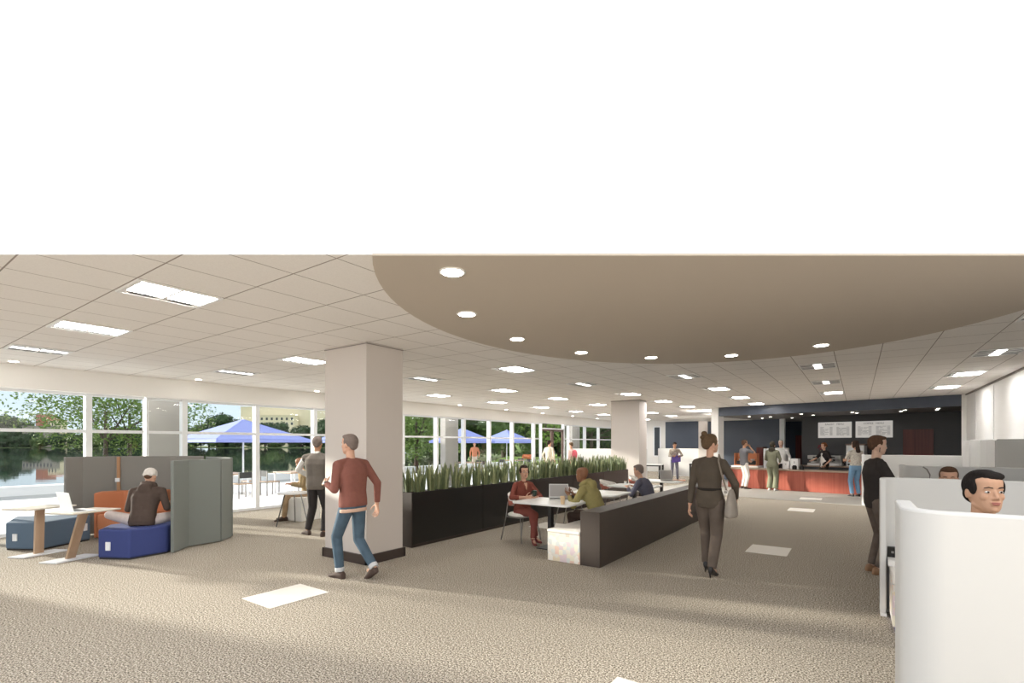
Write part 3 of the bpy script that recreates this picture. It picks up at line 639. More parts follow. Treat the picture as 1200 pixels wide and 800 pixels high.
laptop(-3.75, 12.0, .746, .9, M['silver'], MATS['grey_display'], 'grey laptop open on the farthest dining table', 1.1, 12)
def cup(x, y, z, label, m=None, s=1):
    r = empty('paper_cup', (x, y, z), 0, label, 'cup'); MB().cyl((0, 0, 0), (0, 0, .11*s), .028*s, .038*s, 20).build('cup_body', m or M['paper'], r, smooth=False); MB().cyl((0, 0, .11*s), (0, 0, .122*s), .041*s, .036*s, 20).build('lid', M['paper'], r)
cup(-3.62, 6.46, .746, 'tan paper cup on the front dining table')
cup(-4.15, 10.2, .746, 'white paper cup on the third dining table', M['white2'], .8)
tag(MB().b2((-.10, -.07, 0), (.10, .07, .012)).build('tablet', M['silver'], loc=(-3.6, 10.45, .746), rz=.3), 'flat grey tablet on the third dining table', 'tablet')
tag(MB().b2((-.15, -.1, 0), (.15, .1, .02)).build('notebook', mat('salmon_cover', (.75, .42, .28), .6), loc=(-3.6, 12.25, .746), rz=.2), 'salmon coloured folder at the edge of the farthest dining table', 'folder')
# tables and partitions towards the back
def bar_table(x, y, label):
    r = empty('square_table', (x, y, 0), .1, label, 'table', 'black framed tables at the back'); MB().b2((-.6, -.35, .735), (.6, .35, .765)).build('tabletop', M['tabletop'], r)
    for sx in (-1, 1):
        for sy in (-1, 1): MB().b2((sx*.55-.04, sy*.3-.03, 0), (sx*.55+.04, sy*.3+.03, .735)).build('leg', M['black'], r)
    MB().b2((-.6, -.33, .68), (.6, -.29, .733)).build('rail', M['black'], r)
bar_table(-7.55, 21.2, 'white table with thick black legs behind the grey-haired man'); bar_table(-5.9, 24.0, 'white table with black legs far back, right of the floral shirt')
def partition(a, b_, z, label, name='partition', m='podout', group='low white partitions', th=.06):
    a = Vector((*a, 0)); b_ = Vector((*b_, 0)); d = b_-a; r = empty(name, a, math.atan2(d.y, d.x), label, 'partition', group)
    MB().b2((0, -th/2, .04), (d.length, th/2, z)).build('panel', M[m], r, bevel=.015); MB().b2((.0, -th/2-.01, 0), (d.length, th/2+.01, .04)).build('plinth', M['fix'], r)
partition((-11.9, 22.0), (-7.9, 22.0), 1.42, 'low white partition behind the plants, right of the brown framed door')
partition((-8.6, 25.6), (-3.6, 25.6), 1.42, 'low white partition far back between the second column and the walking woman')
partition((-7.4, 16.4), (-6.2, 16.4), 1.30, 'short white partition beside the second column')
# white box and side table near the window
r = empty('storage_cube', (-9.93, 6.13, 0), .15, 'white cube seat near the window behind the man in the grey waistcoat', 'cube seat')
MB().b2((-.27, -.25, 0), (.27, .25, .48)).build('cube_body', M['white'], r, bevel=.015); MB().b2((-.26, -.24, .48), (.26, .24, .505)).build('cushion', M['shell'], r, bevel=.01)
r = empty('side_table', (-9.42, 5.62, 0), .3, 'small round white table with thin metal legs behind the man in the waistcoat', 'side table')
MB().cyl((0, 0, .64), (0, 0, .665), .30, n=32).build('tabletop', M['tabletop'], r)
for k, m_ in zip(range(3), ('metal', 'dmetal', 'metal')):
    t = 2.2+k*2*PI/3; MB().tube([(.17*math.cos(t), .17*math.sin(t), .64), (.34*math.cos(t), .34*math.sin(t), 0)], .012).build('leg', M[m_], r)
# ================================================================== WORK PODS (right)
def pod(x0, x1, y, h, label, curl, th=.07, ret=.34):
    r = empty('pod_screen', (x0, y, 0), 0, label, 'partition', 'white work pod screens'); R_ = .16; P = []
    for s_, off in ((1, 0), (-1, th)):
        arc = [(R_-(R_-off)*math.cos(math.radians(a)), (R_-off)*math.sin(math.radians(a))) for a in range(0, 91, 4)]
        # rounded end: arc starts on the side wall and turns into the long face
        q = [(off, R_+ret)]+[(R_-(R_-off)*math.cos(math.radians(a)), R_-(R_-off)*math.sin(math.radians(a))) for a in range(0, 91, 4)]+[(x1-x0, off)]
        P += q if s_ == 1 else q[::-1]
    if curl < 0: P = [(x, -y_) for x, y_ in P]
    MB().prism(P, .03, h).build('shell', M['podout'], r, bevel=.012)
    MB().prism([(x*.995+.004, y_) for x, y_ in P], 0, .03).build('plinth', M['fix'], r)
    return r
pod(.165, 2.42, 2.86, 1.35, 'large white curved pod screen nearest the camera at lower right', 1)
pod(.175, 2.42, 6.17, 1.32, 'white pod screen in front of the man in the black tee', -1, .05, .12)
pod(.50, 2.42, 8.7, 1.35, 'white pod screen behind the head peeking over', 1)
pod(.09, 2.42, 16.2, 1.36, 'farthest white pod screen in front of the dark cafe wall', 1)
r = empty('pod_bench', (1.25, 5.72, 0), 0, 'pastel patchwork bench with indigo base inside the nearest white pod', 'bench')
MB().b2((-.98, -.30, 0), (.98, .30, .05)).build('plinth', M['navybase'], r); MB().b2((-1.0, -.30, .05), (1.0, .30, .42)).build('upholstered_base', M['patch'], r, bevel=.01); MB().b2((-1.0, -.31, .42), (1.0, .30, .50)).build('seat_pad', M['shell'], r, bevel=.02)
r = empty('power_box', (.295, 5.99, .56), 0, 'black power box on a pale ledge inside the nearest pod', 'power outlet'); MB().b2((-.06, -.03, 0), (.06, .02, .10)).build('housing', M['black'], r, bevel=.006)
MB().b2((-.03, -.033, .04), (-.01, -.03, .06)).b2((.01, -.033, .04), (.03, -.033+.003, .06)).build('socket', M['metal'], r)
tag(MB().b2((-.06, -.17, 0), (.3, .10, .058)).build('armrest_ledge', M['podin'], loc=(.295, 5.99, .501)), 'pale ledge on the patchwork bench carrying the black power box', 'ledge')
for y0, y1, l in [(14.95, 15.85, 'white cabinet against the right wall, farther of the two'), (12.4, 13.75, 'larger white cabinet against the right wall, nearer of the two')]:
    r = empty('storage_cabinet', (2.27, (y0+y1)/2, 0), 0, l, 'cabinet', 'white cabinets by the right wall'); L = (y1-y0)/2
    MB().b2((-.2, -L, .05), (.2, L, 1.74)).build('body', M['podout'], r, bevel=.01); MB().b2((-.18, -L+.02, 0), (.18, L-.02, .05)).build('plinth', M['fix'], r)
    for s_ in (-1, 1): d_ = MB().b2((-.218, min(0, s_*(L-.01))+.004, .08), (-.2, max(0, s_*(L-.01))-.004, 1.71)).build('door', M['podout'], r); MB().b2((-.235, s_*.05-.006, .85), (-.218, s_*.05+.006, 1.0)).build('handle', M['silver'], d_)
r = empty('desk_microphone', (.76, 8.35, 1.13), 0, 'thin grey gooseneck arm rising behind the middle pod screen', 'desk lamp')
MB().cyl((0, 0, -1.13), (0, 0, 0), .012).build('post', M['metal'], r); MB().tube([(0, 0, 0), (.01, 0, .12), (-.02, 0, .19), (-.06, 0, .22)], .008).build('gooseneck', M['metal'], r)
# ================================================================== CAFE FITTINGS
def cth(name, u, v, z, label, cat, group=None): return empty(name, cf(u, v, z), CA, label, cat, group)
r = cth('cafe_counter', 3.45, .5, 0, 'long red wood cafe counter with tan worktop', 'counter')
MB().b2((-3.25, -.33, .0), (3.35, .33, .70)).build('base_cabinet', M['red'], r); MB().b2((-3.33, -.38, .70), (3.38, .38, .745)).build('worktop', M['countertop'], r, bevel=.006)
for k in range(5): MB().b2((-3.25+k*1.32, -.345, .02), (-3.25+k*1.32+1.31, -.33, .69)).build('cladding_panel', M['red'], r)
r = cth('back_counter', 4.35, 2.33, 0, 'dark back counter under the menu boards', 'counter'); MB().b2((-2.2, -.30, 0), (2.3, .32, .80)).build('base_cabinet', M['charcoal'], r); MB().b2((-2.22, -.33, .80), (2.32, .32, .84)).build('worktop', M['countertop'], r)
def text_mesh(s, size, parent, x, y, z, m, name='lettering'):
    c = bpy.data.curves.new('t', 'FONT'); c.body = s; c.size = size; c.align_x = 'CENTER'; c.extrude = .001
    o = bpy.data.objects.new('t', c); COL.objects.link(o); dg = bpy.context.evaluated_depsgraph_get(); me = bpy.data.meshes.new_from_object(o.evaluated_get(dg)); me.name = name
    bpy.data.objects.remove(o); me.materials.clear(); me.materials.append(m)
    q = bpy.data.objects.new(name, me); COL.objects.link(q); q.parent = parent; q.location = (x, y, z); q.rotation_euler = (PI/2, 0, 0); return q
def menu_board(u0, u1, word, label, seed):
    W_ = (u1-u0)/2; r = cth('menu_board', (u0+u1)/2, 2.64, 1.88, label, 'menu board', 'menu boards'); hh = .59
    MB().b2((-W_, -.03, 0), (W_, .03, hh)).build('panel', M['board'], r, bevel=.004)
    text_mesh(word, .085, r, 0, -.033, hh-.11, M['ink'])
    rnd = random.Random(seed); q = MB()
    for c in (0, 1):
        x0 = -W_+.07+c*(W_+.0)
        for k in range(9):
            z = hh-.20-k*.037; x = x0
            for wd in range(rnd.choice((1, 2, 2))): l = rnd.uniform(.07, .17); q.b2((x, -.0325, z), (x+l, -.030, z+.015)); x += l+.02
            q.b2((x0+W_-.22, -.0325, z), (x0+W_-.13, -.030, z+.015))
    q.build('menu_lines', mat('menu_line_ink', (.36, .35, .34), .7), r)
menu_board(2.59, 3.66, 'BAKERY   MENU', 'grey menu board on the left above the espresso machine', 1); menu_board(3.79, 4.87, 'COFFEE   MENU', 'grey menu board on the right above the oven', 2)
r = cth('espresso_machine', 2.9, 2.33, .842, 'silver two-group espresso machine behind the barista', 'espresso machine')
MB().b2((-.54, -.22, 0), (.54, .24, .09)).build('drip_tray', M['fix'], r, bevel=.01); MB().b2((-.50, .05, .09), (.50, .24, .25)).build('back_body', M['silver'], r); MB().b2((-.54, -.20, .24), (.54, .24, .38)).build('top_body', M['silver'], r, bevel=.015)
for x in (-.3, 0, .3): g = MB().cyl((x, -.1, .17), (x, -.1, .24), .04).build('group_head', M['black'], r); MB().cyl((x, -.12, .18), (x, -.26, .17), .014).build('portafilter', M['black'], g); MB().b2((x-.06, -.205, .29), (x+.06, -.2, .33)).build('button_panel', M['screen'], r)
r = cth('countertop_oven', 3.88, 2.33, .842, 'tall white and brown oven behind the woman in jeans', 'oven')
MB().b2((-.27, -.22, 0), (.27, .24, .76)).build('body', M['fix'], r, bevel=.01); MB().b2((-.29, -.23, .76), (.29, .25, .81)).build('top', mat('mid_brown', (.22, .15, .12), .5), r); MB().b2((-.20, -.226, .42), (.2, -.22, .68)).build('door_window', M['white2'], r); MB().b2((-.20, -.226, .28), (.2, -.22, .38)).build('control_panel', M['screen'], r); MB().b2((-.22, -.226, .04), (.22, -.221, .10)).build('vent', M['slot'], r)
r = cth('service_cabinet', .42, 1.42, 0, 'white service cabinet below the orange display', 'cabinet'); MB().b2((-.52, -.25, 0), (.5, .25, .77)).build('body', M['fix'], r); MB().b2((-.53, -.26, .77), (.51, .25, .79)).build('top', M['tabletop'], r)
r = cth('display_shelf', .36, 1.50, .79, 'orange display shelf on the service cabinet behind the man in grey', 'display shelf'); MB().b2((-.44, .12, 0), (.44, .15, .49)).b2((-.44, -.12, 0), (-.41, .12, .49)).b2((.41, -.12, 0), (.44, .12, .49)).build('back_panel', M['orange'], r); MB().b2((-.41, -.12, 0), (.41, .12, .03)).build('shelf', M['orange'], r)
for u, l in ((.16, 'black coffee grinder on the orange display shelf, left one'), (.62, 'black coffee machine on the orange display shelf, right one')):
    r = cth('coffee_grinder', u, 1.46, .82, l, 'coffee machine'); MB().b2((-.13, -.1, 0), (.13, .08, .16)).build('body', M['black'], r, bevel=.02); MB().cyl((0, 0, .16), (0, 0, .23), .05, .09, 14).build('hopper', M['silver'], r)
r = cth('brown_cabinet', .80, 1.95, 0, 'tall dark brown end panel beside the white fridges', 'cabinet'); MB().b2((-.13, -.25, 0), (.10, .25, 1.50)).build('side_panel', M['redwood'], r); MB().b2((-.13, -.25, 1.5), (.10, .25, 1.53)).build('top', M['base'], r)
for u, h_, l in ((1.12, 1.47, 'white ribbed fridge beside the dark brown end panel'), (1.52, 1.50, 'white fridge with red base behind the person in the headscarf')):
    r = cth('tall_fridge', u, 1.95, 0, l, 'fridge', 'white fridges behind the counter'); MB().b2((-.19, -.25, 0), (.19, .25, h_)).build('body', M['fix'], r, bevel=.01)
    for k in range(3): MB().b2((-.17+k*.115, -.262, .45 if u < 1.3 else 1.0), (-.17+k*.115+.10, -.25, h_-.03)).build('door_slat', M['white2'], r)
    if u > 1.3: MB().b2((-.17, -.262, .4), (.17, -.25, .95)).build('lower_door', M['red'], r)
for u, w_, h_, l in ((2.12, .22, .27, 'smaller white carton on the cafe counter'), (2.40, .26, .38, 'larger white register box on the cafe counter')):
    r = cth('counter_box', u, .62, .746, l, 'box', 'white boxes on the cafe counter'); MB().b2((-w_/2, -.12, 0), (w_/2, .12, h_)).build('body', M['fix'], r, bevel=.01); MB().b2((-.02, -.123, h_*.55), (.02, -.12, h_*.75)).build('emblem', M['silver'], r)
for u, l in ((2.45, 'black card reader in front of the white register box'), (2.68, 'dark jar right of the white register box')):
    r = cth('counter_device', u, .36, .746, l, 'card reader' if u < 2.5 else 'jar'); MB().cyl((0, 0, 0), (0, 0, .12), .075, n=16).build('body', M['black'], r); MB().cyl((0, 0, .12), (0, 0, .15), .05, n=16).build('lid', M['screen'], r)
r = cth('flower_vase', 2.75, 2.3, 1.222, 'dark red flowers in a slim vase on the espresso machine', 'vase')
MB().cyl((0, 0, 0), (0, 0, .14), .035, .045, 14).build('vase', M['black'], r)
q = MB(); rr = random.Random(2)
for k in range(14): p = Vector((rr.uniform(-.08, .08), rr.uniform(-.06, .06), rr.uniform(.22, .42))); q.ell(p, .028, n=7, m=5)
q.build('blooms', mat('dark_red_bloom', (.16, .015, .03), .7), r)
q = MB()
for k in range(6): q.cyl((0, 0, .12), (rr.uniform(-.07, .07), rr.uniform(-.05, .05), .34), .005, n=5)
q.build('stems', M['leafA'], r)
# ================================================================== PEOPLE
def V3(*a): return Vector(a)
def skin_mat(n, c): return mat('skin_'+n, c, .55, spec=.3)
SK = {'light': skin_mat('light', (.62, .36, .25)), 'tan': skin_mat('tan', (.52, .28, .17)), 'brown': skin_mat('brown', (.26, .12, .065)), 'warm': skin_mat('warm', (.56, .33, .22)), 'pale': skin_mat('pale', (.68, .45, .34))}
def cloth(n, c, var=.12, vs=18): return mat('cloth_'+n, c, .9, bump=.35, bscale=22, var=var, vscale=vs, spec=.15)
HM = {n: mat('hair_'+n, c, .85, spec=.15, bump=.5, bscale=90, var=.35, vscale=60) for n, c in dict(brown=(.10, .055, .035), black=(.018, .015, .014), grey=(.20, .16, .14), ginger=(.22, .09, .04), white=(.62, .58, .52), dark=(.045, .030, .024), auburn=(.13, .085, .05)).items()}
EYE = mat('eye_white', (.7, .68, .65), .3); IRIS = mat('iris', (.03, .02, .015), .2); LIP = mat('lip', (.42, .15, .12), .5)
def ik(a, t, l1, l2, pole):
    d = t-a; L = min(d.length, (l1+l2)*.999); u = d.normalized(); t = a+u*L
    k = (l1*l1-l2*l2+L*L)/(2*L); hh = math.sqrt(max(0, l1*l1-k*k)); p = pole-u*pole.dot(u)
    if p.length < 1e-4: p = V3(0, 1, 0)
    return a+u*k+p.normalized()*hh, t
def head_ring(z, yf, yb, w, n=20, e=.86, o=V3(0, 0, 0), R=None):
    out = []; cy = (yf+yb)/2; hy = (yf-yb)/2
    for i in range(n):
        t = 2*PI*i/n; c, s = math.cos(t), math.sin(t)
        p = V3(w*math.copysign(abs(c)**e, c), cy+hy*math.copysign(abs(s)**e, s), z); out.append((R @ p if R else p)+o)
    return out
HS = [(-.118, .068, .030, .018), (-.108, .084, .005, .036), (-.088, .091, -.030, .050), (-.060, .092, -.058, .060), (-.030, .091, -.078, .067), (0, .088, -.092, .071), (.03, .090, -.100, .074), (.06, .091, -.100, .075), (.09, .078, -.088, .066), (.108, .055, -.066, .048), (.118, .02, -.03, .02)]
def add_head(mb, o, R):
    mb.loft([head_ring(z, yf, yb, w, o=o, R=R) for z, yf, yb, w in HS])
    T = lambda x, y, z: (R @ V3(x, y, z))+o
    mb.cyl(T(0, .086, .012), T(0, .105, -.028), .0065, .0105, 10); mb.ell(T(0, .103, -.030), .0105, n=10, m=7)
    for s in (-1, 1):
        mb.ell(T(s*.011, .096, -.033), .0075, n=8, m=6); mb.cap(T(s*.014, .083, .023), T(s*.044, .076, .021), .0070, n=8)
        mb.ell(T(s*.038, .062, -.024), (.022, .024, .026), R=R, n=12, m=8); mb.ell(T(s*.075, -.008, -.008), (.010, .020, .031), R=R, n=10, m=8); mb.cap(T(s*.052, .012, -.070), T(s*.018, .066, -.096), .017, n=8)
    mb.cap(T(-.018, .091, -.057), T(.018, .091, -.057), .0065, n=8); mb.cap(T(-.014, .090, -.066), T(.014, .090, -.066), .007, n=8); mb.ell(T(0, .080, -.096), (.020, .016, .014), R=R, n=10, m=7)
def add_hand(mb, wr, d, pn, L=.185, curl=.35, side=1, grip=0):
    d = d.normalized(); n = (pn-d*pn.dot(d)).normalized(); s = d.cross(n)*side
    pl = L*.5; w = L*.22
    for k in (-1, -.33, .33, 1): mb.cap(wr, wr+d*pl+s*w*.82*k, .016, .0125, 8)
    for k, ln in zip((-1, -.33, .33, 1), (.40, .46, .43, .33)):
        a = wr+d*pl+s*w*1.0*k; sp = s*k*.10; c1 = curl+grip; c2 = c1*2+.2
        b = a+(d*math.cos(c1)+n*math.sin(c1)+sp)*L*ln*.55; e = b+(d*math.cos(c2)+n*math.sin(c2)+sp)*L*ln*.5
        mb.cap(a, b, .0088, .0080, 8); mb.cap(b, e, .0080, .0068, 8)
    a = wr+d*L*.12+s*w*.9*1.0; b = a+(d*.55+s*.75+n*.35).normalized()*L*.26; e = b+(d*.85+s*.25+n*.5).normalized()*L*.20
    mb.cap(a, b, .012, .0095, 8); mb.cap(b, e, .0095, .0078, 8)
def shoe(mb, ank, f, sc=1.0, heel=0, pitch=0, cut_=.095):
    # f: toe direction (horizontal); pitch>0 lifts the heel
    f = V3(f.x, f.y, 0).normalized(); u = V3(0, 0, 1); q = Quaternion(f.cross(u), 0)
    sdv = f.cross(u); ax = sdv; Rm = Matrix.Rotation(-pitch, 3, ax)
    base = V3(ank.x, ank.y, ank.z-.085*sc-heel*.5)
    def P(y, x, z):
        hz = heel*max(0, min(1, (.10-y)/.16)) if heel else 0
        return base+Rm @ (f*y*sc+sdv*x*sc+u*(z*sc+hz))
    rings = []
    for y, w, h in ((-.075, .020, .045), (-.062, .034, .085), (-.03, .038, cut_), (.03, .040, cut_*.92), (.08, .046, .062), (.13, .047, .047), (.165, .038, .038), (.19, .018, .026)):
        rings.append([P(y, w*math.cos(t), max(0, .0+h*.5+h*.5*math.sin(t)*1.0) if math.sin(t) > -.6 else 0) for t in [2*PI*i/14 for i in range(14)]])
    mb.loft(rings)
    if heel: mb.cyl(P(-.055, 0, 0), P(-.055, 0, .0)-u*heel*.98, .016, .007, 8)
def person(label, loc, yaw, H=1.75, sex='m', skin='light', hair='short', hc='brown', top=None, sleeve='long', bot=None, shoes=None, pose=None, vox=.008, build=1.0, extras=None, face=True, group=None, collar=None, hem=-.10, legw=1.0, cuffs=None, skirt=0, faced=False):
    P = dict(pel=(0, 0, .955), lean=0, side=0, hy=0, hp=0, LA=None, RA=None, lp=(-.4, -.6, 0), rp=(.4, -.6, 0), LL=(-.10, .0, .085), RL=(.10, .0, .085), lk=(-.05, 1, 0), rk=(.05, 1, 0), lf=.12, rf=-.12, lpn=None, rpn=None, lc=.35, rc=.35, lpi=0, rpi=0, ph=None)
    P.update(pose or {}); k = H/1.75
    root = empty('person', loc, yaw, label, 'person', group); root.scale = (k, k, k)
    fem = sex == 'f'; shw = (.160 if fem else .185)*build; hw = (.160 if fem else .155)*build
    pel = V3(*P['pel']); le = math.radians(P['lean']); si = math.radians(P['side'])
    U = (Matrix.Rotation(si, 3, 'Y') @ Matrix.Rotation(-le, 3, 'X')) @ V3(0, 0, 1); Rt = V3(1, 0, 0)*math.cos(si)+V3(0, 0, -1)*math.sin(si); Fw = U.cross(Rt)
    curve = lambda s: pel+U*s+Fw*(.0-.10*math.sin(min(1, max(0, s/.5))*PI)*.15)
    neck = curve(.52); hd = math.radians(P['hp']); hyaw = math.radians(P['hy'])
    nd = (U*.7+V3(0, 0, 1)*.3).normalized(); hR = Matrix.Rotation(hyaw, 3, 'Z') @ Matrix.Rotation(-hd-le*.35, 3, 'X')
    hc_ = neck+nd*.115+V3(0, 0, 1)*.053+Fw*.018
    shl, shr = curve(.440)-Rt*shw, curve(.440)+Rt*shw
    def torso(mb, g, s0, s1, waist=1.0):
        prof = [(-.12, .86*hw, .085), (-.06, hw, .105), (.02, hw*.98, .108), (.12, (.125 if fem else .145)*build, .092), (.22, (.130 if fem else .152)*build, .098), (.33, (.148 if fem else .170)*build, .112 if not fem else .118), (.42, (.140 if fem else .162)*build, .100), (.475, (.100 if fem else .115)*build, .078), (.515, .058, .056)]
        rs = []; pts = [q for q in prof if s0 <= q[0] <= s1]
        for s, w, d in pts:
            c = curve(s); w2 = w+g; d2 = d*build**.7+g
            rs.append([c+Rt*w2*math.copysign(abs(math.cos(t))**.85, math.cos(t))+Fw*d2*math.copysign(abs(math.sin(t))**.85, math.sin(t)) for t in [2*PI*i/20 for i in range(20)]])
        mb.loft(rs)
    body = MB(); torso(body, -.012, -.12, .52)
    hipL, hipR = pel-Rt*.085-V3(0, 0, .04), pel+Rt*.085-V3(0, 0, .04)
    arms = {}
    for nm, sh, sg in (('L', shl, -1), ('R', shr, 1)):
        T = P[nm+'A']; T = V3(*T) if T else V3(sg*(shw+.075), .02, pel.z-.06) ; pole = V3(*P['lp' if nm == 'L' else 'rp'])
        el_, wr = ik(sh, T, .285, .255, pole); arms[nm] = (sh, el_, wr)
        body.cap(sh, el_, .044*build**.5, .036, 12); body.cap(el_, wr, .037, .025, 12); body.cap(curve(.495)+Rt*sg*.035, sh, .036, .042, 10)
        pn = P['lpn' if nm == 'L' else 'rpn']; pn = V3(*pn) if pn else V3(-sg, .15, 0)
        add_hand(body, wr, (wr-el_), pn, side=(-1 if (wr-el_).cross(pn).y*sg < 0 else 1), curl=P['lc' if nm == 'L' else 'rc'])
    legs = {}
    for nm, hp_, sg in (('L', hipL, -1), ('R', hipR, 1)):
        kn, an = ik(hp_, V3(*P[nm+'L']), .435, .415, V3(*P['lk' if nm == 'L' else 'rk'])); legs[nm] = (hp_, kn, an)
        body.cap(hp_, kn, .072, .048, 12); body.cap(kn, an, .047, .032, 12)
        yw = P['lf' if nm == 'L' else 'rf']; f = V3(-math.sin(yw), math.cos(yw), 0); legs[nm+'f'] = f
        body.cap(an+V3(0, 0, -.03), an+f*.12+V3(0, 0, -.055), .028, .022, 8)
    body.cap(neck-nd*.03, hc_-V3(0, 0, .05), .054 if not fem else .045, .052 if not fem else .044, 12)
    add_head(body, hc_, hR)
    # lift the whole figure so nothing is below ground is left to the pose
    blob(body, 'body', SK[skin], root, vox, 2)
    T = lambda x, y, z: hR @ V3(x, y, z)+hc_
    if face:
        for s in (-1, 1):
            q = MB(); q.ell(T(s*.031, .0805, .003), (.0125, .0095, .0075), R=hR, n=14, m=9); q.build('eye', EYE, root, smooth=True)
            q = MB(); q.ell(T(s*.031, .0875, .003), (.0062, .0045, .0062), R=hR, n=12, m=8); q.build('iris', IRIS, root, smooth=True)
            q = MB(); q.tube([T(s*.014, .096, .026), T(s*.032, .094, .031), T(s*.048, .081, .026)], [.0028, .0036, .0022], n=6); q.build('eyebrow', HM['dark' if hc not in ('grey', 'white') else 'grey'], root)
        q = MB(); q.cap(T(-.017, .0945, -.0575), T(.017, .0945, -.0575), .0048, n=8); q.cap(T(-.012, .0945, -.0665), T(.012, .0945, -.0665), .0052, n=8); q.build('lips', LIP, root, smooth=True)
    # hair
    h = MB()
    E_ = lambda c, r: h.ell(T(*c), r, R=hR, n=18, m=12)
    if hair == 'bald': pass
    elif hair == 'buzz': E_((0, -.016, .036), (.079, .092, .090))
    elif hair in ('cap',):
        pass
    else:
        E_((0, -.020, .036), (.085, .097, .095)); E_((0, -.004, .080), (.075, .088, .052))
        if hair == 'short': E_((0, .045, .098), (.055, .045, .026)); E_((0, -.06, -.01), (.062, .045, .06))
        if hair == 'sweep':
            E_((-.012, .040, .090), (.062, .050, .030)); E_((.014, .02, .106), (.056, .06, .024)); E_((0, -.055, -.01), (.070, .05, .065))
            for s in (-1, 1): E_((s*.070, .028, .030), (.012, .026, .045))
        if hair == 'bun': E_((0, -.06, .0), (.066, .055, .07)); E_((-.005, -.075, .135), (.038, .036, .034)); E_((0, .03, .07), (.072, .05, .045)); E_((.0, -.10, .09), (.03, .04, .03))
        if hair == 'tied': E_((0, -.06, .0), (.066, .055, .07)); E_((0, -.115, .0), (.035, .032, .035))
        if hair in ('tied', 'bun', 'long'):
            for s in (-1, 1): E_((s*.071, .016, .025), (.014, .034, .050))
        if hair == 'long':
            for z in (0, -.06, -.12, -.18, -.23): E_((0, -.07+z*.15, z), (.075+.01*(z < -.1), .045, .06))
            for s in (-1, 1): E_((s*.070, -.01, -.03), (.022, .045, .085))
        if hair == 'hijab':
            E_((0, -.02, .03), (.092, .108, .108)); E_((0, .0, -.10), (.085, .085, .06)); E_((0, -.05, -.17), (.12, .085, .10)); E_((0, -.09, -.27), (.10, .05, .12))
    if hair not in ('bald', 'cap'): blob(h, 'headscarf' if hair == 'hijab' else 'hair', HM[hc] if hc in HM else hc, root, max(vox*.8, .006), 2)
    if hair == 'cap':
        E_((0, -.012, .048), (.090, .104, .088)); h.cap(T(-.05, -.085, .0), T(.05, -.085, 0), .025); h.loft([head_ring(z, .09, -.112, .088, o=hc_, R=hR) for z in (.012, .042)])
        blob(h, 'cap', cloth('cap', (.60, .56, .52), .15, 30), root, .007, 2); q = MB(); q.ell(T(0, -.07, -.02), (.06, .04, .045), R=hR); blob(q, 'hair', HM['brown'], root, .008, 2)
    # top
    if top:
        tm = top; mb = MB(); torso(mb, .014, hem, .52)
        if sleeve == 'vest': ends = (0, 0)
        for nm, sg in (('L', -1), ('R', 1)):
            sh, el_, wr = arms[nm]; mb.cap(curve(.492)+Rt*sg*.035, sh, .044, .060*build**.5, 10); mb.cap(curve(.40)+Rt*sg*.07, sh-U*.02, .07, .062*build**.5, 10)
            if sleeve in ('long', 'hood'): mb.cap(sh, el_, .058*build**.5, .048, 12); mb.ell(el_, .048); mb.cyl(el_, el_.lerp(wr, .93), .048, .036, 12)
            elif sleeve == 'half': mb.cyl(sh, sh.lerp(el_, .85), .058*build**.5, .056, 12)
            elif sleeve == 'threeq': mb.cap(sh, el_, .056, .046, 12); mb.cyl(el_, el_.lerp(wr, .55), .046, .042, 12)
        if sleeve == 'hood':
            for t in range(0, 360, 30):
                a = math.radians(t); mb.ell(curve(.53)+Rt*.085*math.cos(a)+Fw*(.075*math.sin(a)-.015)+U*(.012-.01*math.sin(a)), .038)
            mb.ell(curve(.44)-Fw*.105, (.10, .05, .10)); mb.ell(curve(.50)-Fw*.095, (.09, .05, .06))
        blob(mb, {'vest': 'waistcoat', 'hood': 'hoodie'}.get(sleeve, 'shirt' if sleeve != 'jacket' else 'jacket'), tm, root, max(vox, .009), 3)
        if sleeve == 'vest':
            mb = MB()
            for nm, sg in (('L', -1), ('R', 1)):
                sh, el_, wr = arms[nm]; mb.cap(sh, el_, .056, .050, 12); mb.cyl(el_, el_.lerp(wr, .8), .05, .040, 12)
            mb.cyl(neck-nd*.02, neck+nd*.035, .060, .055, 14); blob(mb, 'shirt_sleeves', cloth('whiteshirt', (.78, .76, .72)), root, max(vox, .009), 3)
        if collar: mb = MB(); mb.cyl(neck-nd*.035, neck+nd*.022, .074, .060, 18); blob(mb, 'collar', collar, root, .009, 2)
    if bot:
        mb = MB(); torso(mb, .006, -.12, .12)
        for nm in 'LR':
            hp_, kn, an = legs[nm]; mb.cap(hp_, kn, .092*legw, .066*legw, 14); mb.cap(kn, kn.lerp(an, .05), .066*legw); mb.cyl(kn, kn.lerp(an, .985 if not cuffs else .90), .066*legw, (.054 if legw <= 1.2 else .085)*legw**.5, 14)
        if skirt:
            for s, w in ((-.12, .19), (-.35, .22)): pass
            z0 = pel.z; mb.loft([[V3((w_)*math.cos(t), (w_*.7)*math.sin(t)+pel.y, z) for t in [2*PI*i/20 for i in range(20)]] for z, w_ in ((z0+.05, .17), (z0-.3, .19), (z0-.74, .215))])
        blob(mb, 'trousers' if not skirt else 'dress', bot, root, max(vox, .009), 3)
        if cuffs:
            mb = MB()
            for nm in 'LR': mb = MB(); hp_, kn, an = legs[nm]; mb.cyl(kn.lerp(an, .88), kn.lerp(an, 1.01), .057, .056, 14); blob(mb, 'trouser_cuff', cuffs, root, .008, 2)
    if shoes:
        sm, heel = shoes if isinstance(shoes, tuple) else (shoes, 0)
        for nm in 'LR':
            mb = MB(); an = legs[nm][2]; shoe(mb, an, legs[nm+'f'], 1.05 if not fem else .92, heel, P['lpi' if nm == 'L' else 'rpi']); blob(mb, 'shoe', sm, root, .007, 2)
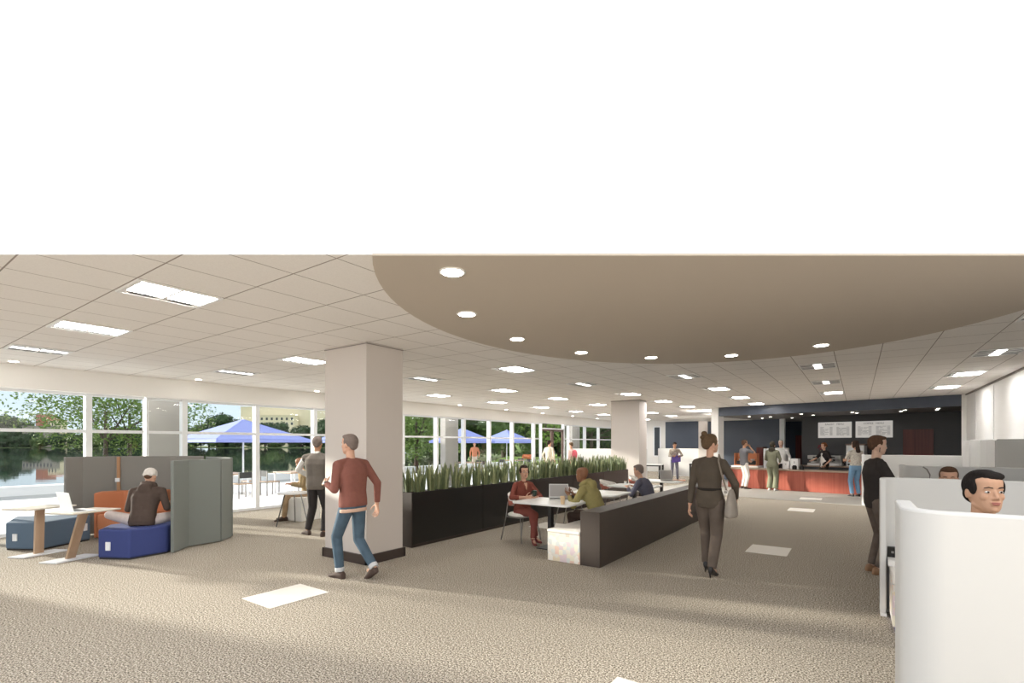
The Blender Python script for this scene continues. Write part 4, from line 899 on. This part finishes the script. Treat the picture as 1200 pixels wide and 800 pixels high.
    if extras: extras(root, dict(curve=curve, Rt=Rt, Fw=Fw, U=U, T=T, hR=hR, arms=arms, legs=legs, neck=neck, nd=nd))
    return root
def fwd(x, y): return math.atan2(-x, y)
brownshoe = mat('brown_suede', (.07, .045, .035), .8); blackshoe = mat('black_leather', (.02, .018, .018), .4); tanshoe = mat('tan_leather', (.35, .20, .11), .5)
# walking man in rust sweater
def shirt_hem(root, a):
    mb = MB(); c0, c1 = a['curve'](-.125), a['curve'](-.08)
    mb.loft([[c+a['Rt']*(.182)*math.cos(t)+a['Fw']*.118*math.sin(t) for t in [2*PI*i/20 for i in range(20)]] for c in (c0, c1)]); blob(mb, 'undershirt_hem', cloth('peach', (.62, .42, .32)), root, .009, 2)
    wr = a['arms']['L'][2]; el_ = a['arms']['L'][1]; d = (wr-el_).normalized(); mb = MB(); mb.cyl(wr-d*.012, wr+d*.012, .034, .034, 16); mb.build('wristwatch', blackshoe, root)
person('man walking in rust red sweater and blue jeans by the front column', (-5.13, 3.80, 0), fwd(-.98, -.05), 1.78, skin='light', hair='short', hc='grey', top=cloth('rust', (.235, .095, .075)), bot=cloth('jeans', (.075, .115, .155), .35, 9), shoes=brownshoe, cuffs=cloth('cuff', (.55, .56, .57)),
    build=1.08, legw=1.0, pose=dict(pel=(0, -.06, .93), lean=4, hy=8, LA=(-.17, .21, 1.14), lp=(-.35, -1, -.6), lpn=(.9, 0, -.3), lc=.9, RA=(.29, -.16, .88), rp=(.5, -1, 0), LL=(-.08, .08, .085), RL=(.09, -.33, .15), lf=0, rf=-.1, rpi=.55, rk=(.05, 1, 0)), vox=.007, extras=shirt_hem)
# woman walking away
def bag(root, a):
    sh = a['curve'](.53)+a['Rt']*.11; hip = V3(.245, -.02, .93)
    MB().tube([sh+V3(0, .07, -.03), sh+V3(.0, 0, .022), sh+V3(.02, -.10, -.06), sh+V3(.07, -.145, -.22), V3(.225, -.10, 1.12)], .011).build('bag_strap', cloth('strap', (.26, .22, .18)), root)
    mb = MB(); mb.loft([[V3(.265+w*math.cos(t)*.42, -.04+.0+w*math.sin(t), z) for t in [2*PI*i/20 for i in range(20)]] for z, w in ((.80, .15), (.83, .17), (.95, .145), (1.08, .09), (1.14, .05))]); blob(mb, 'handbag', cloth('bag', (.36, .32, .28)), root, .008, 3)
    m2 = MB(); m2.cyl(V3(.225, -.155, 1.11), V3(.225, -.14, 1.12), .02, .02, 14); m2.build('strap_ring', M['silver'], root)
    mb = MB(); c0, c1 = a['curve'](.10), a['curve'](.135); mb.loft([[c+a['Rt']*.146*math.cos(t)+a['Fw']*.118*math.sin(t) for t in [2*PI*i/20 for i in range(20)]] for c in (c0, c1)]); blob(mb, 'belt', cloth('belt', (.035, .030, .026)), root, .008, 1)
person('woman with hair bun walking away in a brown-grey trouser suit with shoulder bag', (-1.49, 6.35, 0), fwd(.03, 1), 1.70, 'f', 'light', 'bun', 'auburn', top=cloth('taupejacket', (.105, .085, .066), .25, 6), sleeve='long', hem=-.20, bot=cloth('taupetrouser', (.145, .115, .095), .25, 6), shoes=(blackshoe, .07), legw=1.1,
    pose=dict(pel=(0, 0, 1.012), hy=-38, hp=-4, LA=(-.25, -.02, .87), lp=(-.6, -.5, 0), RA=(.27, .16, 1.0), rp=(.7, -.7, 0), LL=(-.08, .14, .15), RL=(.055, -.12, .15), lf=.08, rf=-.08), vox=.007, extras=bag)
# man in waistcoat behind the column
person('man in grey waistcoat and white sleeves standing behind the front column, seen from behind', (-7.96, 5.18, 0), fwd(-.45, .89), 1.78, build=1.15, legw=1.12, skin='tan', hair='short', hc='grey', top=cloth('greyvest', (.165, .145, .125)), sleeve='vest', hem=-.16, bot=cloth('charcoal', (.045, .04, .04)), shoes=brownshoe,
    pose=dict(pel=(.02, 0, .94), hy=15, LA=(-.22, .20, 1.02), lp=(-.9, -.4, 0), lpn=(1, 0, 0), RA=(.2, .22, 1.02), LL=(-.20, .08, .085), RL=(.16, -.02, .085), lf=1.0, rf=-.1), vox=.009)
# seated khaki person on the cube
khaki = cloth('khaki', (.36, .27, .15), .5, 10)
person('person in khaki patterned clothes sitting on the white cube by the window', (-9.96, 6.21, 0), fwd(-.5, -.8), 1.70, skin='tan', hair='buzz', hc='brown', top=khaki, bot=cloth('khakib', (.40, .28, .17), .4, 10), shoes=brownshoe,
    pose=dict(pel=(0, -.05, .60), lean=12, hp=15, LA=(-.14, .28, .80), RA=(.14, .28, .80), lpn=(0, 0, -1), rpn=(0, 0, -1), LL=(-.14, .42, .085), RL=(.14, .40, .085)), vox=.012)
# hooded person cross-legged
person('person in brown hoodie and pale cap sitting cross-legged on the royal blue pouf', (-8.84, 2.86, 0), fwd(-.62, .60), 1.70, build=1.1, skin='light', hair='cap', top=cloth('hoodie', (.085, .062, .052)), sleeve='hood', hem=-.12, bot=cloth('paletrouser', (.62, .55, .53)), shoes=brownshoe,
    pose=dict(pel=(0, -.02, .535), lean=20, hp=14, LA=(-.16, .32, .74), lp=(-.5, -1, -.5), lpn=(0, 0, -1), RA=(.20, .30, .74), rp=(.5, -1, -.5), rpn=(0, 0, -1), LL=(-.12, .20, .50), RL=(-.02, .12, .52), lk=(-1, 0, .25), rk=(.45, 1, .15), lf=-1.3, rf=1.3), vox=.009)
# woman at the dining table
def lapel(root, a):
    mb = MB(); c = a['curve']
    for s in (-1, 1): mb.tube([c(.52)+a['Rt']*s*.06+a['Fw']*.05, c(.44)+a['Rt']*s*.035+a['Fw']*.125, c(.34)+a['Rt']*s*.004+a['Fw']*.14], [.015, .014, .008])
    blob(mb, 'lapels', cloth('rustred2', (.24, .075, .055)), root, .008, 1)
    q = MB(); q.loft([[c(.50)-a['Rt']*.035+a['Fw']*.085, c(.50)+a['Rt']*.035+a['Fw']*.085, c(.50)+a['Rt']*.03+a['Fw']*.06, c(.50)-a['Rt']*.03+a['Fw']*.06], [c(.38)-a['Rt']*.003+a['Fw']*.137, c(.38)+a['Rt']*.003+a['Fw']*.137, c(.38)+a['Rt']*.003+a['Fw']*.10, c(.38)-a['Rt']*.003+a['Fw']*.10]]).build('neckline_skin', SK['light'], root)
rust = cloth('rustred', (.22, .065, .048), .15)
wom = person('smiling woman in rust red jumpsuit seated at the front dining table', (-4.70, 7.0, 0), fwd(.85, -.42), 1.63, 'f', 'light', 'tied', 'dark', top=rust, sleeve='threeq', hem=-.12, bot=cloth('rustred3', (.24, .075, .06), .15), shoes=(mat('burgundy_heels', (.18, .03, .03), .4), .04),
    pose=dict(pel=(0, -.02, .57), lean=4, hy=-12, LA=(-.10, .27, .80), RA=(.12, .30, .82), lp=(-.8, -.4, -.2), rp=(.8, -.4, -.2), lpn=(.6, 0, -.6), rpn=(-1, 0, .1), lc=.7, rc=.8, LL=(.08, .50, .12), RL=(.0, .44, .14), lk=(-.1, .5, 1), rk=(.1, .5, 1), lf=-.3, rf=.1), vox=.007, extras=lapel)
cupg = empty('coffee_mug', (-4.38, 6.87, .80), 0, 'dark green cup held by the seated woman', 'cup'); MB().cyl((0, 0, 0), (0, 0, .08), .030, .038, 18).build('cup_body', mat('dark_green_glaze', (.02, .045, .03), .3), cupg); MB().tube([(.03, 0, .065), (.06, 0, .06), (.058, 0, .02), (.03, 0, .015)], .006).build('handle', MATS['dark_green_glaze'], cupg)
# olive hoodie man
person('man with shaved head in olive hoodie seated on the booth bench', (-3.36, 7.12, 0), fwd(-1, -.05), 1.78, skin='brown', hair='bald', top=cloth('olive', (.30, .26, .11), .15), sleeve='hood', hem=-.10, bot=cloth('darkbrowntr', (.07, .045, .035)), shoes=brownshoe, hc='dark',
    build=1.1, pose=dict(pel=(0, -.03, .52), lean=27, hp=-6, hy=-4, LA=(-.14, .42, .80), lp=(-.6, -.5, -.5), RA=(.12, .44, .80), rp=(.6, -.5, -.5), lpn=(.3, 0, 1), rpn=(-.3, 0, 1), lc=.5, rc=.5, LL=(-.12, .32, .085), RL=(.12, .38, .085)), vox=.008)
person('grey-haired man in slate blue sweater seated on the bench farther along the booth', (-3.32, 9.40, 0), fwd(-1, .05), 1.70, build=1.1, skin='light', hair='short', hc='grey', top=cloth('slate', (.115, .115, .155), .15), bot=cloth('charcoal2', (.05, .05, .055)), shoes=blackshoe,
    pose=dict(pel=(0, -.02, .52), lean=24, hp=4, LA=(-.16, .40, .80), lp=(-.6, -.5, -.4), RA=(.16, .40, .80), rp=(.6, -.5, -.4), lpn=(0, 0, -1), rpn=(0, 0, -1), LL=(-.12, .34, .085), RL=(.12, .38, .085)), vox=.010)
# purple bag person
floral = cloth('floral', (.42, .36, .30), .8, 22)
def pbag(root, a):
    mb = MB(); mb.loft([[V3(x, .20+.07*s1, z) for x, s1, z in ((-.24, -1, z0), (.14, -1, z0-.05), (.14, 1, z0-.05), (-.24, 1, z0))] for z0 in (.86, 1.16)]); blob(mb, 'purple_bag', cloth('purple', (.17, .12, .42), .2), root, .012, 3)
person('person in floral shirt with a purple bag standing far back by the white tables', (-6.87, 22.7, 0), fwd(.4, -.9), 1.72, skin='tan', hair='short', hc='dark', top=floral, bot=cloth('greyjeans', (.24, .24, .30), .4, 10), shoes=blackshoe, sleeve='long',
    pose=dict(hy=20, hp=25, lean=8, LA=(-.20, .28, 1.12), RA=(.10, .30, 1.12), LL=(-.13, .05, .085), RL=(.13, 0, .085)), vox=.013, extras=pbag, face=False)
# counter man
p = cf(.95, -.22); person('man in grey tee and white trousers at the counter, hand raised to his face', (p.x, p.y, 0), fwd(.75, .65), 1.78, skin='tan', hair='short', hc='brown', top=cloth('greytee', (.17, .165, .175)), sleeve='half', hem=-.14, bot=cloth('whitetrouser', (.75, .71, .67)), shoes=brownshoe,
    pose=dict(hp=-6, LA=(-.12, .22, 1.02), lp=(-.6, -.6, 0), RA=(.05, .20, 1.50), rp=(.6, .5, -.8), rpn=(0, -1, 0), lpn=(1, 0, 0)), vox=.012)
p = cf(1.93, -.25); person('person in olive green dress and dark headscarf at the cafe counter', (p.x, p.y, 0), fwd(.25, 1), 1.72, 'f', 'light', 'hijab', cloth('scarf', (.055, .048, .036)), top=cloth('sagegreen', (.20, .20, .14)), sleeve='long', bot=cloth('sagegreen2', (.19, .195, .135)), shoes=mat('white_trainer', (.7, .68, .65), .6), skirt=0, legw=1.30, hem=-.12, build=1.1,
    pose=dict(hy=-10, LA=(-.14, .26, 1.04), RA=(.14, .28, 1.02), lpn=(1, 0, 0), rpn=(-1, 0, 0)), vox=.012)
p = cf(1.72, 1.25); person('white-haired person in a white shirt behind the cafe counter', (p.x, p.y, 0), fwd(.0, -1), 1.78, skin='pale', hair='short', hc='white', top=cloth('whitetop', (.78, .77, .74)), bot=cloth('darktr', (.05, .05, .05)), shoes=blackshoe, vox=.013)
# barista
def apron(root, a):
    c = a['curve']; mb = MB(); mb.loft([[c(s)+a['Rt']*w*math.cos(t)+a['Fw']*(.128)*math.sin(t) for t in [PI*i/12 for i in range(13)]]+[c(s)+a['Rt']*w*math.cos(t)*.95+a['Fw']*(.08)*math.sin(t) for t in [PI-PI*i/12 for i in range(13)]] for s, w in ((-.10, .15), (.15, .14), (.42, .10))]); blob(mb, 'apron_bib', cloth('whiteapron', (.74, .70, .66)), root, .01, 2)
p = cf(3.12, 1.35); person('barista with ginger hair in black tee and white apron behind the counter', (p.x, p.y, 0), fwd(-.75, -.65), 1.68, 'f', 'light', 'tied', 'ginger', top=cloth('blacktee', (.035, .03, .03)), sleeve='half', bot=cloth('brownapron', (.055, .045, .035)), shoes=blackshoe,
    pose=dict(hp=8, LA=(-.20, .12, .95), RA=(.20, .34, 1.10), rpn=(0, 0, 1), lpn=(1, 0, 0)), vox=.012, extras=apron)
p = cf(4.42, -.42); person('long-haired woman in patterned blouse and blue jeans at the counter', (p.x, p.y, 0), fwd(-.55, .85), 1.74, 'f', 'light', 'long', 'dark', top=cloth('blouse', (.50, .46, .40), .7, 30), sleeve='half', hem=-.02, bot=cloth('skyjeans', (.17, .30, .45), .15), shoes=blackshoe, legw=1.05,
    pose=dict(hy=20, LA=(-.16, .32, 1.14), lp=(-.5, -.6, -.5), lpn=(1, 0, 0), RA=(.12, .32, 1.12), rpn=(-1, 0, 0), rp=(.5, -.6, -.5)), vox=.012)
# man in black tee at the pods
def earring(root, a):
    MB().tube([a['T'](.078, .0, -.03), a['T'](.08, .0, -.085)], .004).build('earphone_wire', blackshoe, root)
person('young man in black tee and striped brown trousers standing by the white pods', (.19, 7.82, 0), fwd(.93, .36), 1.74, skin='pale', hair='short', hc='brown', top=cloth('charcoaltee', (.045, .038, .036)), sleeve='half', hem=-.22, bot=cloth('stripes', (.15, .12, .10), .35, 12), shoes=tanshoe, build=.95, legw=1.05,
    pose=dict(hy=0, hp=6, LA=(-.10, .34, 1.10), lp=(-.5, -.7, -.5), lpn=(.6, 0, -.6), RA=(.16, .34, 1.10), rp=(.5, -.7, -.5), rpn=(-.6, 0, -.6)), vox=.007, extras=earring)
# seated men in the pods
person('young man with black hair in cream tee seated in the nearest white pod', (.61, 4.03, 0), fwd(.25, -.96), 1.80, skin='warm', hair='sweep', hc='black', top=cloth('creamtee', (.70, .62, .47)), sleeve='half', bot=cloth('navytr', (.04, .05, .09)), shoes=blackshoe,
    pose=dict(pel=(0, 0, .638), hy=8, hp=-2, LA=(-.24, .22, .78), RA=(.24, .22, .78), lpn=(0, 0, -1), rpn=(0, 0, -1), LL=(-.14, .30, .085), RL=(.14, .30, .085), lk=(-.1, 1, .6), rk=(.1, 1, .6)), vox=.0045)
r = empty('pod_stool', (.61, 4.06, 0), 0, 'upholstered stool under the man in the nearest pod', 'stool'); MB().cyl((0, 0, .48), (0, 0, .545), .19, n=28).build('seat', M['shell'], r, bevel=.02); MB().cyl((0, 0, .02), (0, 0, .48), .03).build('post', M['metal'], r); MB().cyl((0, 0, 0), (0, 0, .02), .20, n=28).build('foot', M['metal'], r)
person('person whose brown hair just shows above the second white pod screen', (.82, 7.18, 0), fwd(-.1, -1), 1.75, skin='light', hair='short', hc='brown', top=cloth('greysh', (.3, .3, .32)), bot=cloth('darktr2', (.05, .05, .06)), shoes=blackshoe,
    pose=dict(pel=(0, 0, .585), LL=(-.12, .36, .085), RL=(.12, .36, .085), LA=(-.22, .22, .70), RA=(.22, .22, .70), lpn=(0, 0, -1), rpn=(0, 0, -1), hp=6), vox=.012)
r = empty('pod_stool', (.82, 7.21, 0), 0, 'upholstered stool hidden behind the second pod screen', 'stool'); MB().cyl((0, 0, .41), (0, 0, .47), .19, n=28).build('seat', M['shell'], r, bevel=.02); MB().cyl((0, 0, .02), (0, 0, .41), .03).build('post', M['metal'], r); MB().cyl((0, 0, 0), (0, 0, .02), .20, n=28).build('foot', M['metal'], r)
# near the door
person('person in cream jacket with dark grey hair entering by the brown framed door', (-11.1, 18.6, 0), fwd(.1, 1), 1.80, skin='light', hair='short', hc='dark', top=cloth('creamjk', (.72, .66, .54)), bot=cloth('beigetr', (.35, .28, .22)), shoes=brownshoe, hem=-.16, vox=.013, face=False)
def pink(root, a):
    mb = MB(); mb.ell(a['curve'](.30)-a['Fw']*.17, (.15, .09, .20)); blob(mb, 'backpack', cloth('pinkbag', (.75, .16, .20), .3), root, .012, 2)
person('person with light brown hair and pink backpack behind the plants', (-10.0, 18.6, 0), fwd(-.8, .1), 1.70, skin='light', hair='short', hc='auburn', top=cloth('pinkwhite', (.75, .55, .50), .2), bot=cloth('salmontr', (.50, .24, .18)), shoes=tanshoe, vox=.013, face=False, extras=pink, pose=dict(hp=15))
person('person in orange top far outside on the terrace beside the parasols', (-19.3, 23.4, -.02), fwd(.5, -.8), 1.75, skin='tan', hair='short', hc='dark', top=cloth('orangetop', (.55, .22, .12)), bot=cloth('creamtr', (.6, .5, .4)), shoes=tanshoe, vox=.014, face=False)
